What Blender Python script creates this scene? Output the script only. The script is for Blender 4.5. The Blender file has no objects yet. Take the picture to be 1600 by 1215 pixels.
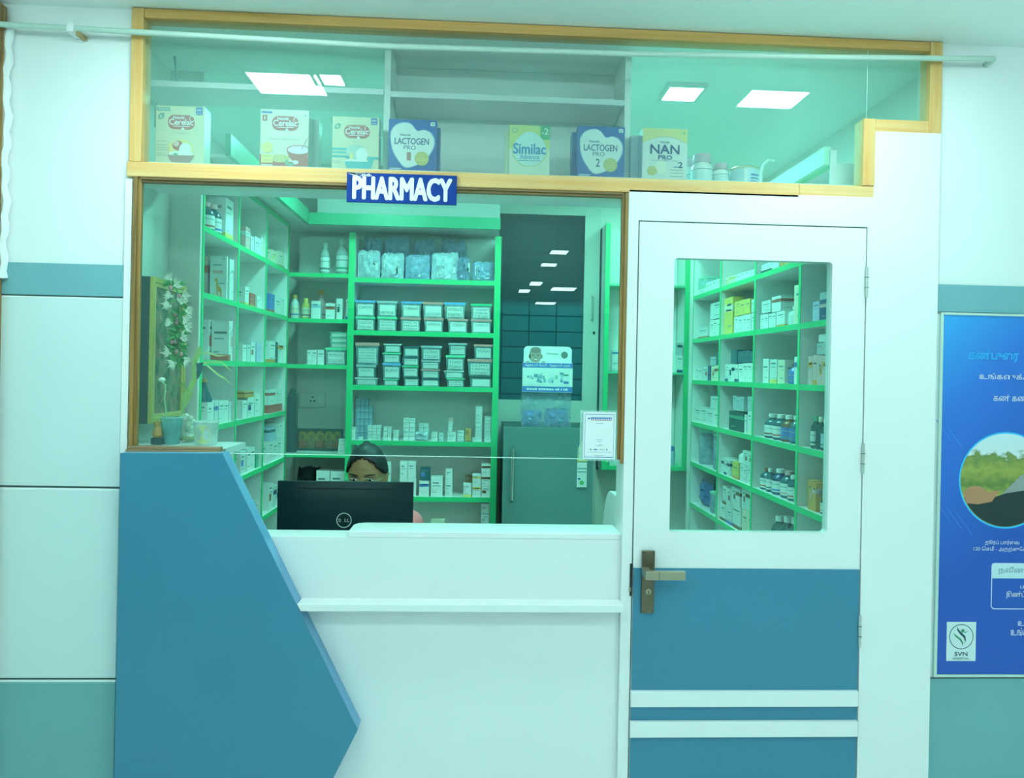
import bpy, bmesh, math, random
from mathutils import Matrix, Vector
from mathutils.geometry import tessellate_polygon
rnd = random.Random(11)
SC = bpy.context.scene
COL = SC.collection
# ---------------------------------------------------------------- camera model (1600 x 1215 frame)
FPX, CX, CY, YAW, ROLL, EYE = 1200.0, 806.0, 581.0, 0.051, 0.020, 1.6
CM = Matrix.Rotation(-YAW, 3, 'Z') @ Matrix.Rotation(math.pi/2, 3, 'X') @ Matrix.Rotation(ROLL, 3, 'Z')
def ray(px, py): return CM @ Vector(((px-CX)/FPX, -(py-CY)/FPX, -1.0))
def PY(px, py, Y):
    d = ray(px, py); t = Y/d.y
    return Vector((d.x*t, Y, EYE+d.z*t))
def PX(px, py, X):
    d = ray(px, py); t = X/d.x
    return Vector((X, d.y*t, EYE+d.z*t))
def PZ(px, py, Z):
    d = ray(px, py); t = (Z-EYE)/d.z
    return Vector((d.x*t, d.y*t, Z))
def X_(px, py, Y): return PY(px, py, Y).x
def Z_(px, py, Y): return PY(px, py, Y).z

cam = bpy.data.cameras.new('camera'); camo = bpy.data.objects.new('camera', cam); COL.objects.link(camo)
cam.sensor_width = 36; cam.lens = FPX/1600*36
cam.shift_x = -(CX-800)/1600; cam.shift_y = -(607.5-CY)/1600
cam.clip_start = .05
camo.matrix_world = Matrix.Translation((0, 0, EYE)) @ CM.to_4x4()
SC.camera = camo
SC.view_settings.view_transform = 'Standard'
SC.view_settings.look = 'None'
SC.view_settings.exposure = 0; SC.view_settings.gamma = 1

# ---------------------------------------------------------------- materials
def lin(c): c /= 255.0; return c/12.92 if c <= .04045 else ((c+.055)/1.055)**2.4
EXTF = (.60, 1.06, .98); INTF = (.26, .78, .62)
def E(r, g, b): return tuple(min(.93, max(.004, lin(c)/k)) for c, k in zip((r, g, b), EXTF))
def I(r, g, b): return tuple(min(.93, max(.004, lin(c)/k)) for c, k in zip((r, g, b), INTF))
MC = {}
def nodes(m):
    m.use_nodes = True
    nt = m.node_tree; nt.nodes.clear()
    return nt, nt.nodes, nt.links
def mat(c, rough=.5, metal=0., var=.05, scale=9., bump=0., spec=.5, name='surface'):
    key = (tuple(round(x, 4) for x in c), rough, metal, var, scale, bump, spec)
    if key in MC: return MC[key]
    m = bpy.data.materials.new(name); nt, N, L = nodes(m)
    out = N.new('ShaderNodeOutputMaterial'); p = N.new('ShaderNodeBsdfPrincipled')
    L.new(p.outputs[0], out.inputs[0])
    p.inputs['Roughness'].default_value = rough; p.inputs['Metallic'].default_value = metal
    p.inputs['Specular IOR Level'].default_value = spec
    if var:
        tc = N.new('ShaderNodeTexCoord'); no = N.new('ShaderNodeTexNoise'); mx = N.new('ShaderNodeMix'); mx.data_type = 'RGBA'
        no.inputs['Scale'].default_value = scale; no.inputs['Detail'].default_value = 3
        L.new(tc.outputs['Object'], no.inputs['Vector']); L.new(no.outputs[0], mx.inputs[0])
        mx.inputs[6].default_value = (*[x*(1-var) for x in c], 1); mx.inputs[7].default_value = (*[min(1, x*(1+var)) for x in c], 1)
        L.new(mx.outputs[2], p.inputs['Base Color'])
        if bump:
            b = N.new('ShaderNodeBump'); b.inputs['Strength'].default_value = bump; b.inputs['Distance'].default_value = .004
            n2 = N.new('ShaderNodeTexNoise'); n2.inputs['Scale'].default_value = 60; n2.inputs['Detail'].default_value = 4
            L.new(tc.outputs['Object'], n2.inputs['Vector'])
            L.new(n2.outputs[0], b.inputs['Height']); L.new(b.outputs[0], p.inputs['Normal'])
    else:
        p.inputs['Base Color'].default_value = (*c, 1)
    MC[key] = m
    return m
def wood(c1, c2, axis, rough=.45, name='wood'):
    key = ('wood', c1, c2, axis)
    if key in MC: return MC[key]
    m = bpy.data.materials.new(name); nt, N, L = nodes(m)
    out = N.new('ShaderNodeOutputMaterial'); p = N.new('ShaderNodeBsdfPrincipled'); L.new(p.outputs[0], out.inputs[0])
    p.inputs['Roughness'].default_value = rough
    tc = N.new('ShaderNodeTexCoord'); mp = N.new('ShaderNodeMapping'); no = N.new('ShaderNodeTexNoise'); n2 = N.new('ShaderNodeTexNoise'); mx = N.new('ShaderNodeMix'); mx.data_type = 'RGBA'
    s = [60, 60, 60]; s[axis] = 2.2; mp.inputs['Scale'].default_value = s
    L.new(tc.outputs['Object'], mp.inputs[0]); L.new(mp.outputs[0], no.inputs['Vector'])
    no.inputs['Scale'].default_value = 1.0; no.inputs['Detail'].default_value = 6; no.inputs['Distortion'].default_value = .6
    n2.inputs['Scale'].default_value = 3.5; L.new(tc.outputs['Object'], n2.inputs['Vector'])
    r = N.new('ShaderNodeValToRGB'); r.color_ramp.elements[0].position = .34; r.color_ramp.elements[1].position = .66
    r.color_ramp.elements[0].color = (*c1, 1); r.color_ramp.elements[1].color = (*c2, 1)
    L.new(no.outputs[0], r.inputs[0])
    mx.blend_type = 'MULTIPLY'; mx.inputs[0].default_value = .3
    L.new(r.outputs[0], mx.inputs[6]); L.new(n2.outputs[0], mx.inputs[7]); L.new(mx.outputs[2], p.inputs['Base Color'])
    MC[key] = m
    return m
def emit(c, s, name='lamp_glow'):
    m = bpy.data.materials.new(name); nt, N, L = nodes(m)
    out = N.new('ShaderNodeOutputMaterial'); e = N.new('ShaderNodeEmission'); e.inputs[0].default_value = (*c, 1); e.inputs[1].default_value = s
    L.new(e.outputs[0], out.inputs[0]); return m
def glass(tint, refl, haze=.0, hazec=(.6, .9, .85), name='clear_glass', rough=0.0, nscale=3.0):
    """flat sheet glass: clear transmission, a mirror part that grows at grazing angles, a film of dust"""
    m = bpy.data.materials.new(name); nt, N, L = nodes(m)
    out = N.new('ShaderNodeOutputMaterial'); t = N.new('ShaderNodeBsdfTransparent'); g = N.new('ShaderNodeBsdfGlossy'); mix = N.new('ShaderNodeMixShader')
    t.inputs[0].default_value = (*tint, 1); g.inputs['Roughness'].default_value = rough
    lw = N.new('ShaderNodeLayerWeight'); lw.inputs[0].default_value = .5
    pw = N.new('ShaderNodeMath'); pw.operation = 'POWER'; pw.inputs[1].default_value = 5
    ma = N.new('ShaderNodeMath'); ma.operation = 'MULTIPLY_ADD'; ma.inputs[1].default_value = 1-refl; ma.inputs[2].default_value = refl
    L.new(lw.outputs['Facing'], pw.inputs[0]); L.new(pw.outputs[0], ma.inputs[0]); L.new(ma.outputs[0], mix.inputs[0])
    L.new(t.outputs[0], mix.inputs[1]); L.new(g.outputs[0], mix.inputs[2])
    last = mix.outputs[0]
    if haze:
        d = N.new('ShaderNodeBsdfDiffuse'); d.inputs[0].default_value = (*hazec, 1)
        tc = N.new('ShaderNodeTexCoord'); no = N.new('ShaderNodeTexNoise'); no.inputs['Scale'].default_value = nscale; no.inputs['Detail'].default_value = 6
        no.inputs['Distortion'].default_value = 1.2
        L.new(tc.outputs['Object'], no.inputs['Vector'])
        mr = N.new('ShaderNodeMapRange'); mr.inputs[1].default_value = .3; mr.inputs[2].default_value = .75; mr.inputs[3].default_value = haze*.35; mr.inputs[4].default_value = haze*1.5
        L.new(no.outputs[0], mr.inputs[0])
        m2 = N.new('ShaderNodeMixShader'); L.new(mr.outputs[0], m2.inputs[0]); L.new(last, m2.inputs[1]); L.new(d.outputs[0], m2.inputs[2]); last = m2.outputs[0]
    L.new(last, out.inputs[0]); return m
def plastic(c, alpha, rough=.15, name='clear_plastic'):
    key = ('pl', tuple(c), alpha, rough)
    if key in MC: return MC[key]
    m = bpy.data.materials.new(name); nt, N, L = nodes(m)
    out = N.new('ShaderNodeOutputMaterial'); t = N.new('ShaderNodeBsdfTransparent'); p = N.new('ShaderNodeBsdfPrincipled'); mix = N.new('ShaderNodeMixShader')
    t.inputs[0].default_value = (.93, .97, .97, 1); p.inputs['Base Color'].default_value = (*c, 1); p.inputs['Roughness'].default_value = rough
    mix.inputs[0].default_value = alpha
    tc = N.new('ShaderNodeTexCoord'); no = N.new('ShaderNodeTexNoise'); no.inputs['Scale'].default_value = 30
    L.new(tc.outputs['Object'], no.inputs['Vector'])
    mr = N.new('ShaderNodeMapRange'); mr.inputs[1].default_value = .3; mr.inputs[2].default_value = .7; mr.inputs[3].default_value = alpha*.7; mr.inputs[4].default_value = min(1, alpha*1.3)
    bp = N.new('ShaderNodeBump'); bp.inputs['Strength'].default_value = .8; bp.inputs['Distance'].default_value = .01; n2 = N.new('ShaderNodeTexNoise'); n2.inputs['Scale'].default_value = 22; n2.inputs['Detail'].default_value = 4; n2.inputs['Distortion'].default_value = 1.5
    L.new(tc.outputs['Object'], n2.inputs['Vector']); L.new(n2.outputs[0], bp.inputs['Height']); L.new(bp.outputs[0], p.inputs['Normal'])
    L.new(no.outputs[0], mr.inputs[0]); L.new(mr.outputs[0], mix.inputs[0])
    L.new(t.outputs[0], mix.inputs[1]); L.new(p.outputs[0], mix.inputs[2]); L.new(mix.outputs[0], out.inputs[0])
    MC[key] = m
    return m

# ---------------------------------------------------------------- mesh builder (world coordinates)
TXT = {}
def text_data(s, bold=0.0):
    if (s, bold) in TXT: return TXT[(s, bold)]
    cu = bpy.data.curves.new('lettering', 'FONT'); cu.body = s; cu.size = 1; cu.resolution_u = 3
    ob = bpy.data.objects.new('lettering', cu); COL.objects.link(ob)
    dg = bpy.context.evaluated_depsgraph_get(); dg.update()
    me = bpy.data.meshes.new_from_object(ob.evaluated_get(dg))
    vs = [(v.co.x, v.co.y) for v in me.vertices]; fs = [tuple(p.vertices) for p in me.polygons]
    bpy.data.objects.remove(ob); bpy.data.curves.remove(cu); bpy.data.meshes.remove(me)
    if vs:
        x0 = min(v[0] for v in vs); x1 = max(v[0] for v in vs); y0 = min(v[1] for v in vs); y1 = max(v[1] for v in vs)
        vs = [((x-x0)/max(1e-6, x1-x0), (y-y0)/max(1e-6, y1-y0)) for x, y in vs]; asp = (x1-x0)/max(1e-6, y1-y0)
    else: asp = 1
    TXT[(s, bold)] = (vs, fs, asp)
    return TXT[(s, bold)]
class MB:
    def __init__(s): s.v = []; s.f = []; s.i = []; s.m = []
    def mi(s, m):
        if m not in s.m: s.m.append(m)
        return s.m.index(m)
    def add(s, vs, fs, m):
        o = len(s.v); s.v += [tuple(v) for v in vs]; k = s.mi(m)
        for f in fs: s.f.append(tuple(o+q for q in f)); s.i.append(k)
        return s
    def box(s, x0, x1, y0, y1, z0, z1, m):
        if x0 > x1: x0, x1 = x1, x0
        if y0 > y1: y0, y1 = y1, y0
        if z0 > z1: z0, z1 = z1, z0
        return s.add([(x0,y0,z0),(x1,y0,z0),(x1,y1,z0),(x0,y1,z0),(x0,y0,z1),(x1,y0,z1),(x1,y1,z1),(x0,y1,z1)],
                     [(3,2,1,0),(4,5,6,7),(0,1,5,4),(1,2,6,5),(2,3,7,6),(3,0,4,7)], m)
    def prism(s, pts, a, b, m, ax='y', holes=()):
        """polygon (2-D) extruded between a and b along axis ax; 2-D is (x,z) for y, (y,z) for x, (x,y) for z"""
        loops = [list(pts)]+[list(h) for h in holes]
        tris = tessellate_polygon([[Vector((p[0], p[1], 0)) for p in l] for l in loops])
        flat = [p for l in loops for p in l]; n = len(flat)
        P = {'y': lambda p, t: (p[0], t, p[1]), 'x': lambda p, t: (t, p[0], p[1]), 'z': lambda p, t: (p[0], p[1], t)}[ax]
        vs = [P(p, a) for p in flat]+[P(p, b) for p in flat]
        fs = [tuple(t) for t in tris]+[tuple(q+n for q in reversed(t)) for t in tris]
        o = 0
        for l in loops:
            for k in range(len(l)):
                p, q = o+k, o+(k+1) % len(l); fs.append((p, q, q+n, p+n))
            o += len(l)
        return s.add(vs, fs, m)
    def flat(s, pts, y, m):
        tris = tessellate_polygon([[Vector((p[0], p[1], 0)) for p in pts]])
        return s.add([(p[0], y, p[1]) for p in pts], [tuple(t) for t in tris], m)
    def rect(s, x0, x1, z0, z1, y, m): return s.add([(x0,y,z0),(x1,y,z0),(x1,y,z1),(x0,y,z1)], [(0,1,2,3)], m)
    def oval(s, cx, cz, rx, rz, y, m, n=28, a0=0, a1=2*math.pi):
        pts = [(cx+rx*math.cos(a0+(a1-a0)*k/n), cz+rz*math.sin(a0+(a1-a0)*k/n)) for k in range(n+(0 if abs(a1-a0-2*math.pi) < 1e-6 else 1))]
        return s.flat(pts, y, m)
    def ring(s, cx, cz, r0, r1, y, m, n=40, asp=1.0):
        vs = []; fs = []
        for k in range(n):
            a = 2*math.pi*k/n; vs += [(cx+asp*r0*math.cos(a), y, cz+r0*math.sin(a)), (cx+asp*r1*math.cos(a), y, cz+r1*math.sin(a))]
        for k in range(n):
            j = (k+1) % n; fs.append((2*k, 2*k+1, 2*j+1, 2*j))
        return s.add(vs, fs, m)
    def text(s, t, x0, x1, z0, z1, y, m, bold=0.0, fit=True, align='c'):
        vs, fs, asp = text_data(t)
        if not vs: return s
        w, h = x1-x0, z1-z0
        if not fit:
            w2 = h*asp
            if w2 > w: h *= w/w2; w2 = w
            x0 += {'c': (w-w2)/2, 'l': 0, 'r': w-w2}[align]; w = w2
        s.add([(x0+u*w, y, z0+v*h) for u, v in vs], fs, m)
        if bold:          # heavier strokes: shifted copies, each a hair further forward
            r = bold*h*1.0
            for k in range(6):
                a = math.pi*k/3+.3; s.add([(x0+u*w+r*math.cos(a), y-.00004*(k+1), z0+v*h+r*math.sin(a)) for u, v in vs], fs, m)
        return s
    def lathe(s, prof, cx, cy, m, seg=20, sx=1., sy=1., cap=True):
        vs = []; fs = []; n = len(prof)
        for k in range(seg):
            a = 2*math.pi*k/seg
            for r, z in prof: vs.append((cx+r*sx*math.cos(a), cy+r*sy*math.sin(a), z))
        for k in range(seg):
            j = (k+1) % seg
            for q in range(n-1): fs.append((k*n+q, j*n+q, j*n+q+1, k*n+q+1))
        if cap:
            fs.append(tuple(k*n for k in reversed(range(seg)))); fs.append(tuple(k*n+n-1 for k in range(seg)))
        return s.add(vs, fs, m)
    def tube(s, pts, r, m, seg=8, cap=True):
        pts = [Vector(p) for p in pts]; vs = []; fs = []; n = len(pts); up = None
        rs = r if isinstance(r, (list, tuple)) else [r]*n
        for k, p in enumerate(pts):
            d = (pts[min(k+1, n-1)]-pts[max(k-1, 0)]).normalized()
            if up is None or abs(up.dot(d)) > .95: up = Vector((0, 0, 1)) if abs(d.z) < .9 else Vector((1, 0, 0))
            a = d.cross(up).normalized(); b = a.cross(d).normalized(); up = b
            for q in range(seg):
                t = 2*math.pi*q/seg; vs.append(p+(a*math.cos(t)+b*math.sin(t))*rs[k])
        for k in range(n-1):
            for q in range(seg):
                w = (q+1) % seg; fs.append((k*seg+q, k*seg+w, (k+1)*seg+w, (k+1)*seg+q))
        if cap: fs += [tuple(reversed(range(seg))), tuple((n-1)*seg+q for q in range(seg))]
        return s.add(vs, fs, m)
    def ball(s, c, rx, ry, rz, m, seg=16, rings=10):
        prof = [(math.cos(-math.pi/2+math.pi*k/rings), math.sin(-math.pi/2+math.pi*k/rings)) for k in range(rings+1)]
        vs = []; fs = []; n = rings+1
        for k in range(seg):
            a = 2*math.pi*k/seg
            for r, z in prof: vs.append((c[0]+rx*r*math.cos(a), c[1]+ry*r*math.sin(a), c[2]+rz*z))
        for k in range(seg):
            j = (k+1) % seg
            for q in range(n-1): fs.append((k*n+q, j*n+q, j*n+q+1, k*n+q+1))
        return s.add(vs, fs, m)
    def build(s, name, root=None, origin=None, smooth=False, bevel=0, seg=2):
        """ONE mesh object; root: the object it is a part of"""
        if root is not None: org = Vector(root['_o'])
        elif origin is not None: org = Vector(origin)
        else:
            xs, ys, zs = zip(*s.v); org = Vector(((min(xs)+max(xs))/2, (min(ys)+max(ys))/2, min(zs)))
        me = bpy.data.meshes.new(name); me.from_pydata([Vector(v)-org for v in s.v], [], s.f)
        for m in s.m: me.materials.append(m)
        me.polygons.foreach_set('material_index', s.i)
        bm = bmesh.new(); bm.from_mesh(me); bmesh.ops.remove_doubles(bm, verts=bm.verts, dist=1e-6) if smooth else None
        bmesh.ops.recalc_face_normals(bm, faces=bm.faces); bm.to_mesh(me); bm.free()
        ob = bpy.data.objects.new(name, me); COL.objects.link(ob)
        if root is not None: ob.parent = root
        else: ob.location = org
        ob['_o'] = list(org)
        if smooth:
            me.polygons.foreach_set('use_smooth', [True]*len(me.polygons))
            try: me.set_sharp_from_angle(angle=math.radians(38))
            except Exception: pass
        if bevel:
            b = ob.modifiers.new('edge_round', 'BEVEL'); b.width = bevel; b.segments = seg; b.limit_method = 'ANGLE'; b.angle_limit = math.radians(40)
        return ob
def thing(name, label, cat, loc, group=None):
    o = bpy.data.objects.new(name, None); COL.objects.link(o); o.location = loc; o.empty_display_size = .05
    o['_o'] = list(loc); return tag(o, label, cat, group)
def tag(o, label, cat, group=None, kind=None):
    o['label'] = label; o['category'] = cat
    if group: o['group'] = group
    if kind: o['kind'] = kind
    return o
def struct(o, label=None):
    o['kind'] = 'structure'
    if label: o['label'] = label
    return o
def sroot(name, loc, label=None):
    o = bpy.data.objects.new(name, None); COL.objects.link(o); o.location = loc; o['_o'] = list(loc); return struct(o, label)
def rrect(x0, x1, z0, z1, r, n=6, corners='1111'):
    pts = []
    for (cx, cz, a), on in zip(((x0+r, z0+r, math.pi), (x1-r, z0+r, 1.5*math.pi), (x1-r, z1-r, 0), (x0+r, z1-r, .5*math.pi)), corners):
        if on == '1': pts += [(cx+r*math.cos(a+math.pi/2*k/n), cz+r*math.sin(a+math.pi/2*k/n)) for k in range(n+1)]
        else: pts.append((x0 if cx < (x0+x1)/2 else x1, z0 if cz < (z0+z1)/2 else z1))
    return pts
S_NEAR, S_FAR, S_ROOM, S_TUBE = 57.0, 18.5, 52.0, 58.0
# ================================================================ SETTING
F = 2.40                        # plane of the shop front
YB, XWL, XWR, CEIL = 4.50, -1.28, 1.55, 2.682
white_paint = mat((.86, .87, .87), .55, var=.03, scale=3, bump=.05, name='white_paint')
ceil_paint = mat((.90, .97, .93), .7, var=.02, scale=2, name='ceiling_paint')
laminate = mat((.88, .87, .87), .22, var=.012, scale=4, name='white_laminate')
laminate2 = mat((.84, .84, .85), .3, var=.015, scale=4, name='white_laminate')
blue_lam = mat(E(47, 134, 158), .33, var=.05, scale=6, name='blue_laminate')
blue_edge = mat(E(85, 165, 195), .4, var=.03, name='blue_edge')
tile_white = mat((.70, .80, .80), .22, var=.04, scale=2.5, name='white_tile')
tile_teal = mat(E(95, 178, 180), .25, var=.07, scale=7, name='teal_tile')
tile_grey = mat(E(92, 176, 172), .3, var=.08, scale=5, name='grey_tile')
grout_w = mat((.85, .9, .88), .6, var=0, name='grout')
grout_d = mat((.05, .09, .09), .6, var=0, name='dark_joint')
black = mat((.012, .014, .016), .4, var=0, name='black')
pale_wood_h = wood((.94, .47, .145), (.97, .63, .27), 0)
pale_wood_v = wood((.90, .43, .12), (.94, .58, .22), 2)
dark_wood_h = wood((.13, .075, .025), (.33, .19, .06), 0)
dark_wood_v = wood((.22, .115, .03), (.48, .26, .075), 2)
brass_dark = mat((.17, .145, .10), .38, metal=.75, var=.15, scale=60, name='antique_brass')
steel = mat((.62, .62, .58), .28, metal=.9, var=.05, name='brushed_steel')
room_paint = mat((.74, .77, .70), .6, var=.03, scale=3, name='room_paint')
floor_tile = mat((.90, .91, .90), .25, var=.06, scale=3, name='floor_tile')

o = MB().box(-2.5, 3.6, -9, YB+.1, -.05, 0, floor_tile).build('floor'); struct(o)
o = MB().box(-2.5, 3.6, -9, YB+.1, CEIL, CEIL+.05, ceil_paint).build('ceiling'); struct(o)
corr = mat((.55, .72, .70), .5, var=.2, scale=1.2, name='corridor_wall')
o = MB().box(-2.5, -2.4, -9, F+.12, 0, CEIL, corr).build('wall_left'); struct(o)
o = MB().box(3.5, 3.6, -9, F+.12, 0, CEIL, corr).build('wall_right'); struct(o)
# corridor end wall: gloom put into its colour, mirrored faintly in the glass
dk = mat((.02, .06, .065), .35, var=.3, scale=2, name='dark_cladding')
o = MB().box(-2.5, 3.6, -9.1, -9, 0, CEIL, dk).build('wall_rear'); struct(o)
o = MB().box(-2.4, 3.6, YB, YB+.1, 0, CEIL, room_paint).build('wall_back'); struct(o)
o = MB().box(XWL-.1, XWL, F+.031, YB, 0, CEIL, room_paint).build('wall_room_left'); struct(o)
o = MB().box(XWR, XWR+.1, F+.12, YB, 0, CEIL, room_paint).build('wall_room_right'); struct(o)

# --- shop-front wall on the left, with its tile slabs
XA = X_(206, 500, F)            # where the tiled wall ends and the shop front starts
w = sroot('wall_front_left', (-1.75, F, 0), 'white painted wall with tiled lower part beside the pharmacy window')
MB().box(-2.4, XA, F, F+.03, 0, CEIL, white_paint).build('plaster', w)
xt = X_(192, 600, F)
def slab(n, y0, y1, m):
    MB().box(-2.4, xt, F-.010, F-.0005, Z_(100, y1, F), Z_(100, y0, F), m).build(n, w, bevel=.002)
slab('tile_band', 412, 462, tile_teal); slab('wall_tile', 465.5, 758.5, tile_white); slab('wall_tile', 763.5, 1057, tile_white); slab('wall_tile', 1063, 1330, tile_grey)
for y0, y1 in ((461, 467), (758, 765), (1056, 1064)):
    MB().box(-2.4, xt-.001, F-.009, F-.0004, Z_(100, y1, F), Z_(100, (y0+y1)/2, F), grout_w).box(-2.4, xt-.001, F-.007, F-.0003, Z_(100, (y0+y1)/2, F), Z_(100, y0, F), grout_d).build('tile_joint', w)
# white strip board between wall and window
MB().box(xt+.002, XA-.001, F-.014, F-.0002, Z_(200, 707, F), Z_(200, 281, F), laminate).build('edge_strip', w)
# wooden door post at the very edge and the bead of filler along it
xp = X_(8, 400, F)
o = MB().box(-2.3, xp, F-.05, F-.0101, 0, Z_(10, 14, F), dark_wood_v).build('trim_1', bevel=.004); struct(o)
pts = [Vector((xp+.004+.004*math.sin(k*1.7)+.003*math.sin(k*.6), F-.016, Z_(14, 40+k*12, F))) for k in range(34)]
MB().tube(pts, [.010+.004*abs(math.sin(k*.9)) for k in range(34)], white_paint, 7).build('filler_bead', w, smooth=True)

# --- shop-front wall on the right
XR = X_(1470, 250, F-.02)
w2 = sroot('wall_front_right', (2.4, F, 0), 'white painted wall with teal tile band above the blue poster')
MB().box(XR+.002, 3.5, F, F+.12, 0, CEIL, white_paint).build('plaster', w2)
MB().box(XR+.003, 3.5, F-.010, F-.0005, Z_(1530, 489, F), Z_(1530, 446, F), tile_teal).build('tile_band', w2, bevel=.002)
MB().box(XR+.003, 3.5, F-.010, F-.0005, .0, Z_(1530, 1058, F), tile_grey).build('wall_tile', w2, bevel=.002)
MB().box(XR+.003, 3.5, F-.010, F-.0005, Z_(1530, 1054, F), Z_(1530, 492, F), tile_white).build('wall_tile', w2)

# --- white laminate partition around the door (one board with a step)
G = F-.02
xJ = X_(974.6, 720, G); xD0 = X_(1000, 347, G)-.004; xD1 = X_(1355, 357, G)+.002; zD = Z_(1180, 351, G)+.003
zH = Z_(1180, 302, G); zS = Z_(1410, 206, G); xS = X_(1366, 250, G)
pts = [(xJ, 0), (xD0, 0), (xD0, zD), (xD1, zD), (xD1, 0), (XR, 0), (XR, zS), (xS, zS), (xS, zH), (xJ, zH)]
o = MB().prism(pts, G, F+.10, laminate).build('wall_front_centre', origin=(0, G, 0), bevel=.0015); struct(o, 'white laminate partition framing the pharmacy door')

# --- the door
d = sroot('door_1', (xD0, G, 0), 'white and blue laminate door with tall glass pane')
a0, a1 = xD0+.004, xD1-.004
wx0, wx1 = X_(1050, 620, G), X_(1297, 620, G); wz0, wz1 = Z_(1172, 832, G), Z_(1180, 406, G); zb = Z_(1165, 888, G)
MB().prism([(a0, .01), (a1, .01), (a1, zD-.004), (a0, zD-.004)], G+.001, G+.038, laminate,
           holes=[rrect(wx0, wx1, wz0, wz1, .012)]).build('door_leaf', d)
zs = [Z_(1160, y, G) for y in (888, 1077, 1101, 1124, 1148)]
for z1, z0 in ((zs[0], zs[1]), (zs[2], zs[3]), (zs[4], .02)):
    MB().box(a0+.001, a1-.001, G-.002, G+.0008, z0, z1, blue_lam).build('blue_panel', d)
for z1, z0 in ((zs[1], zs[2]), (zs[3], zs[4])):
    MB().box(a0-.002, a1-.004, G-.016, G+.0006, z0, z1, laminate).build('door_rail', d, bevel=.002)
door_glass = glass((.92, .975, .965), .045, .02, hazec=(.3, .85, .8), name='door_glass')
MB().box(wx0-.004, wx1+.004, G+.016, G+.020, wz0-.004, wz1+.004, door_glass).build('door_pane', d)
# handle: plate, lever, keyhole
hp = MB(); px0, px1 = X_(1001.5, 900, G), X_(1021.5, 900, G); pz0, pz1 = Z_(1010, 956, G), Z_(1012, 859, G)
hp.box(px0, px1, G-.012, G-.0021, pz0, pz1, brass_dark); plate = hp.build('handle_plate', d, bevel=.002); plate['_o'] = list(d['_o'])
lv = mat((.42, .38, .27), .3, metal=.7, var=.08, scale=50, name='satin_brass')
h = MB(); lz0, lz1 = Z_(1030, 905, G-.06), Z_(1030, 891.5, G-.06); lx0, lx1 = X_(1008, 898, G-.06), X_(1070, 898, G-.06)
h.box(lx0, lx0+.022, G-.055, G-.010, lz0+.002, lz1-.001, lv); h.box(lx0, lx1, G-.070, G-.055, lz0, lz1, lv); h.box(lx0+.041, lx0+.0425, G-.0705, G-.0545, lz0-.0003, lz1+.0003, black)
h.build('lever', plate, bevel=.0015)
kx, kz = X_(1011.5, 925, G), Z_(1011.5, 922, G); k = MB(); k.lathe([(.0, 0), (.009, 0), (.009, .003), (0, .003)], 0, 0, lv, 16)
k.v = [(kx+p[0], G-.0121-p[2], kz+p[1]) for p in k.v]; kk = MB(); kk.oval(kx, kz+.001, .0022, .0022, G-.0153, black); kk.rect(kx-.0013, kx+.0013, kz-.008, kz+.001, G-.0153, black)
k.v += [tuple(v) for v in []]
k.build('key_collar', plate, smooth=True); kk.build('keyhole', plate)
for sx in (px0+.005, px1-.005):
    for sz in (pz0+.006, pz1-.006): MB().oval(sx, sz, .002, .002, G-.0125, black, 10).build('plate_screw', plate)
sp = MB().box(xD0-.006, xD0+.001, G-.004, G+.004, Z_(990, 930, G), Z_(990, 880, G), black).box(xD0-.008, xD0-.003, G-.006, G+.0, Z_(986, 923, G), Z_(986, 917, G), lv).build('strike_plate', d)
hm = mat((.55, .62, .58), .4, metal=.5, var=.05, name='hinge_steel')
for y, L in ((441, 48), (716, 48), (985, 48)):
    z0, z1 = Z_(1350, y+L/2, G), Z_(1350, y-L/2, G); hb = MB()
    hb.tube([(a1+.001, G-.005, z0), (a1+.001, G-.005, z1)], .0045, hm, 10)
    for q in (.33, .66): hb.box(a1-.0042, a1+.0062, G-.0098, G-.001, z0+(z1-z0)*q-.0008, z0+(z1-z0)*q+.0008, black)
    hb.build('hinge', d, smooth=True)

# --- upper glazing: window_1 (pale wood frame, two sheets of glass)
W1 = F-.020
u = sroot('window_1', (0, F, 2.2), 'stepped fixed glazing in a pale wooden frame above the counter')
zb0, zb1 = Z_(700, 291, W1), Z_(700, 268.5, W1)              # bottom beam
xl0, xl1 = X_(203, 150, W1), X_(222, 150, W1)
xr0, xr1 = X_(1453, 150, W1), X_(1472, 150, W1)
xs0, xs1 = X_(1348.5, 250, W1), X_(1367.5, 250, W1)
zst0, zst1 = Z_(1410, 207, W1), Z_(1410, 187.5, W1)
ztop = CEIL-.002; zt0 = Z_(800, 51.5, W1)
fb = F+.04
def fr(x0, x1, z0, z1, m, y0=W1): return MB().box(x0, x1, y0, fb, z0, z1, m).build('window_frame', u, bevel=.002)
xj = X_(1249, 295, W1)
fr(xl0-.006, xj-.0005, zb0, zb1, pale_wood_h); fr(xj+.0005, xs1, zb0, zb1-.001, pale_wood_h, W1+.001)
fr(xl0, xl1, zb1+.0005, ztop, pale_wood_v)
fr(xl1+.0005, xr0-.0005, zt0, ztop, wood((.80, .38, .10), (.9, .46, .15), 0), W1+.002)
fr(xr0, xr1, zst0, ztop, pale_wood_v); fr(xs1+.0005, xr0-.0005, zst0, zst1, pale_wood_h); fr(xs0, xs1, zb1+.0005, zst1+.001, pale_wood_v, W1-.001)
win_glass = glass((.92, .975, .965), .05, .018, hazec=(.3, .85, .8), name='window_glass', nscale=2.2)
up_glass = glass((.92, .975, .965), .055, .075, hazec=(.5, .9, .82), name='dusty_window_glass', nscale=1.6)  # dust film made heavier to brighten the bays behind
xg = X_(1355, 120, F)
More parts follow.
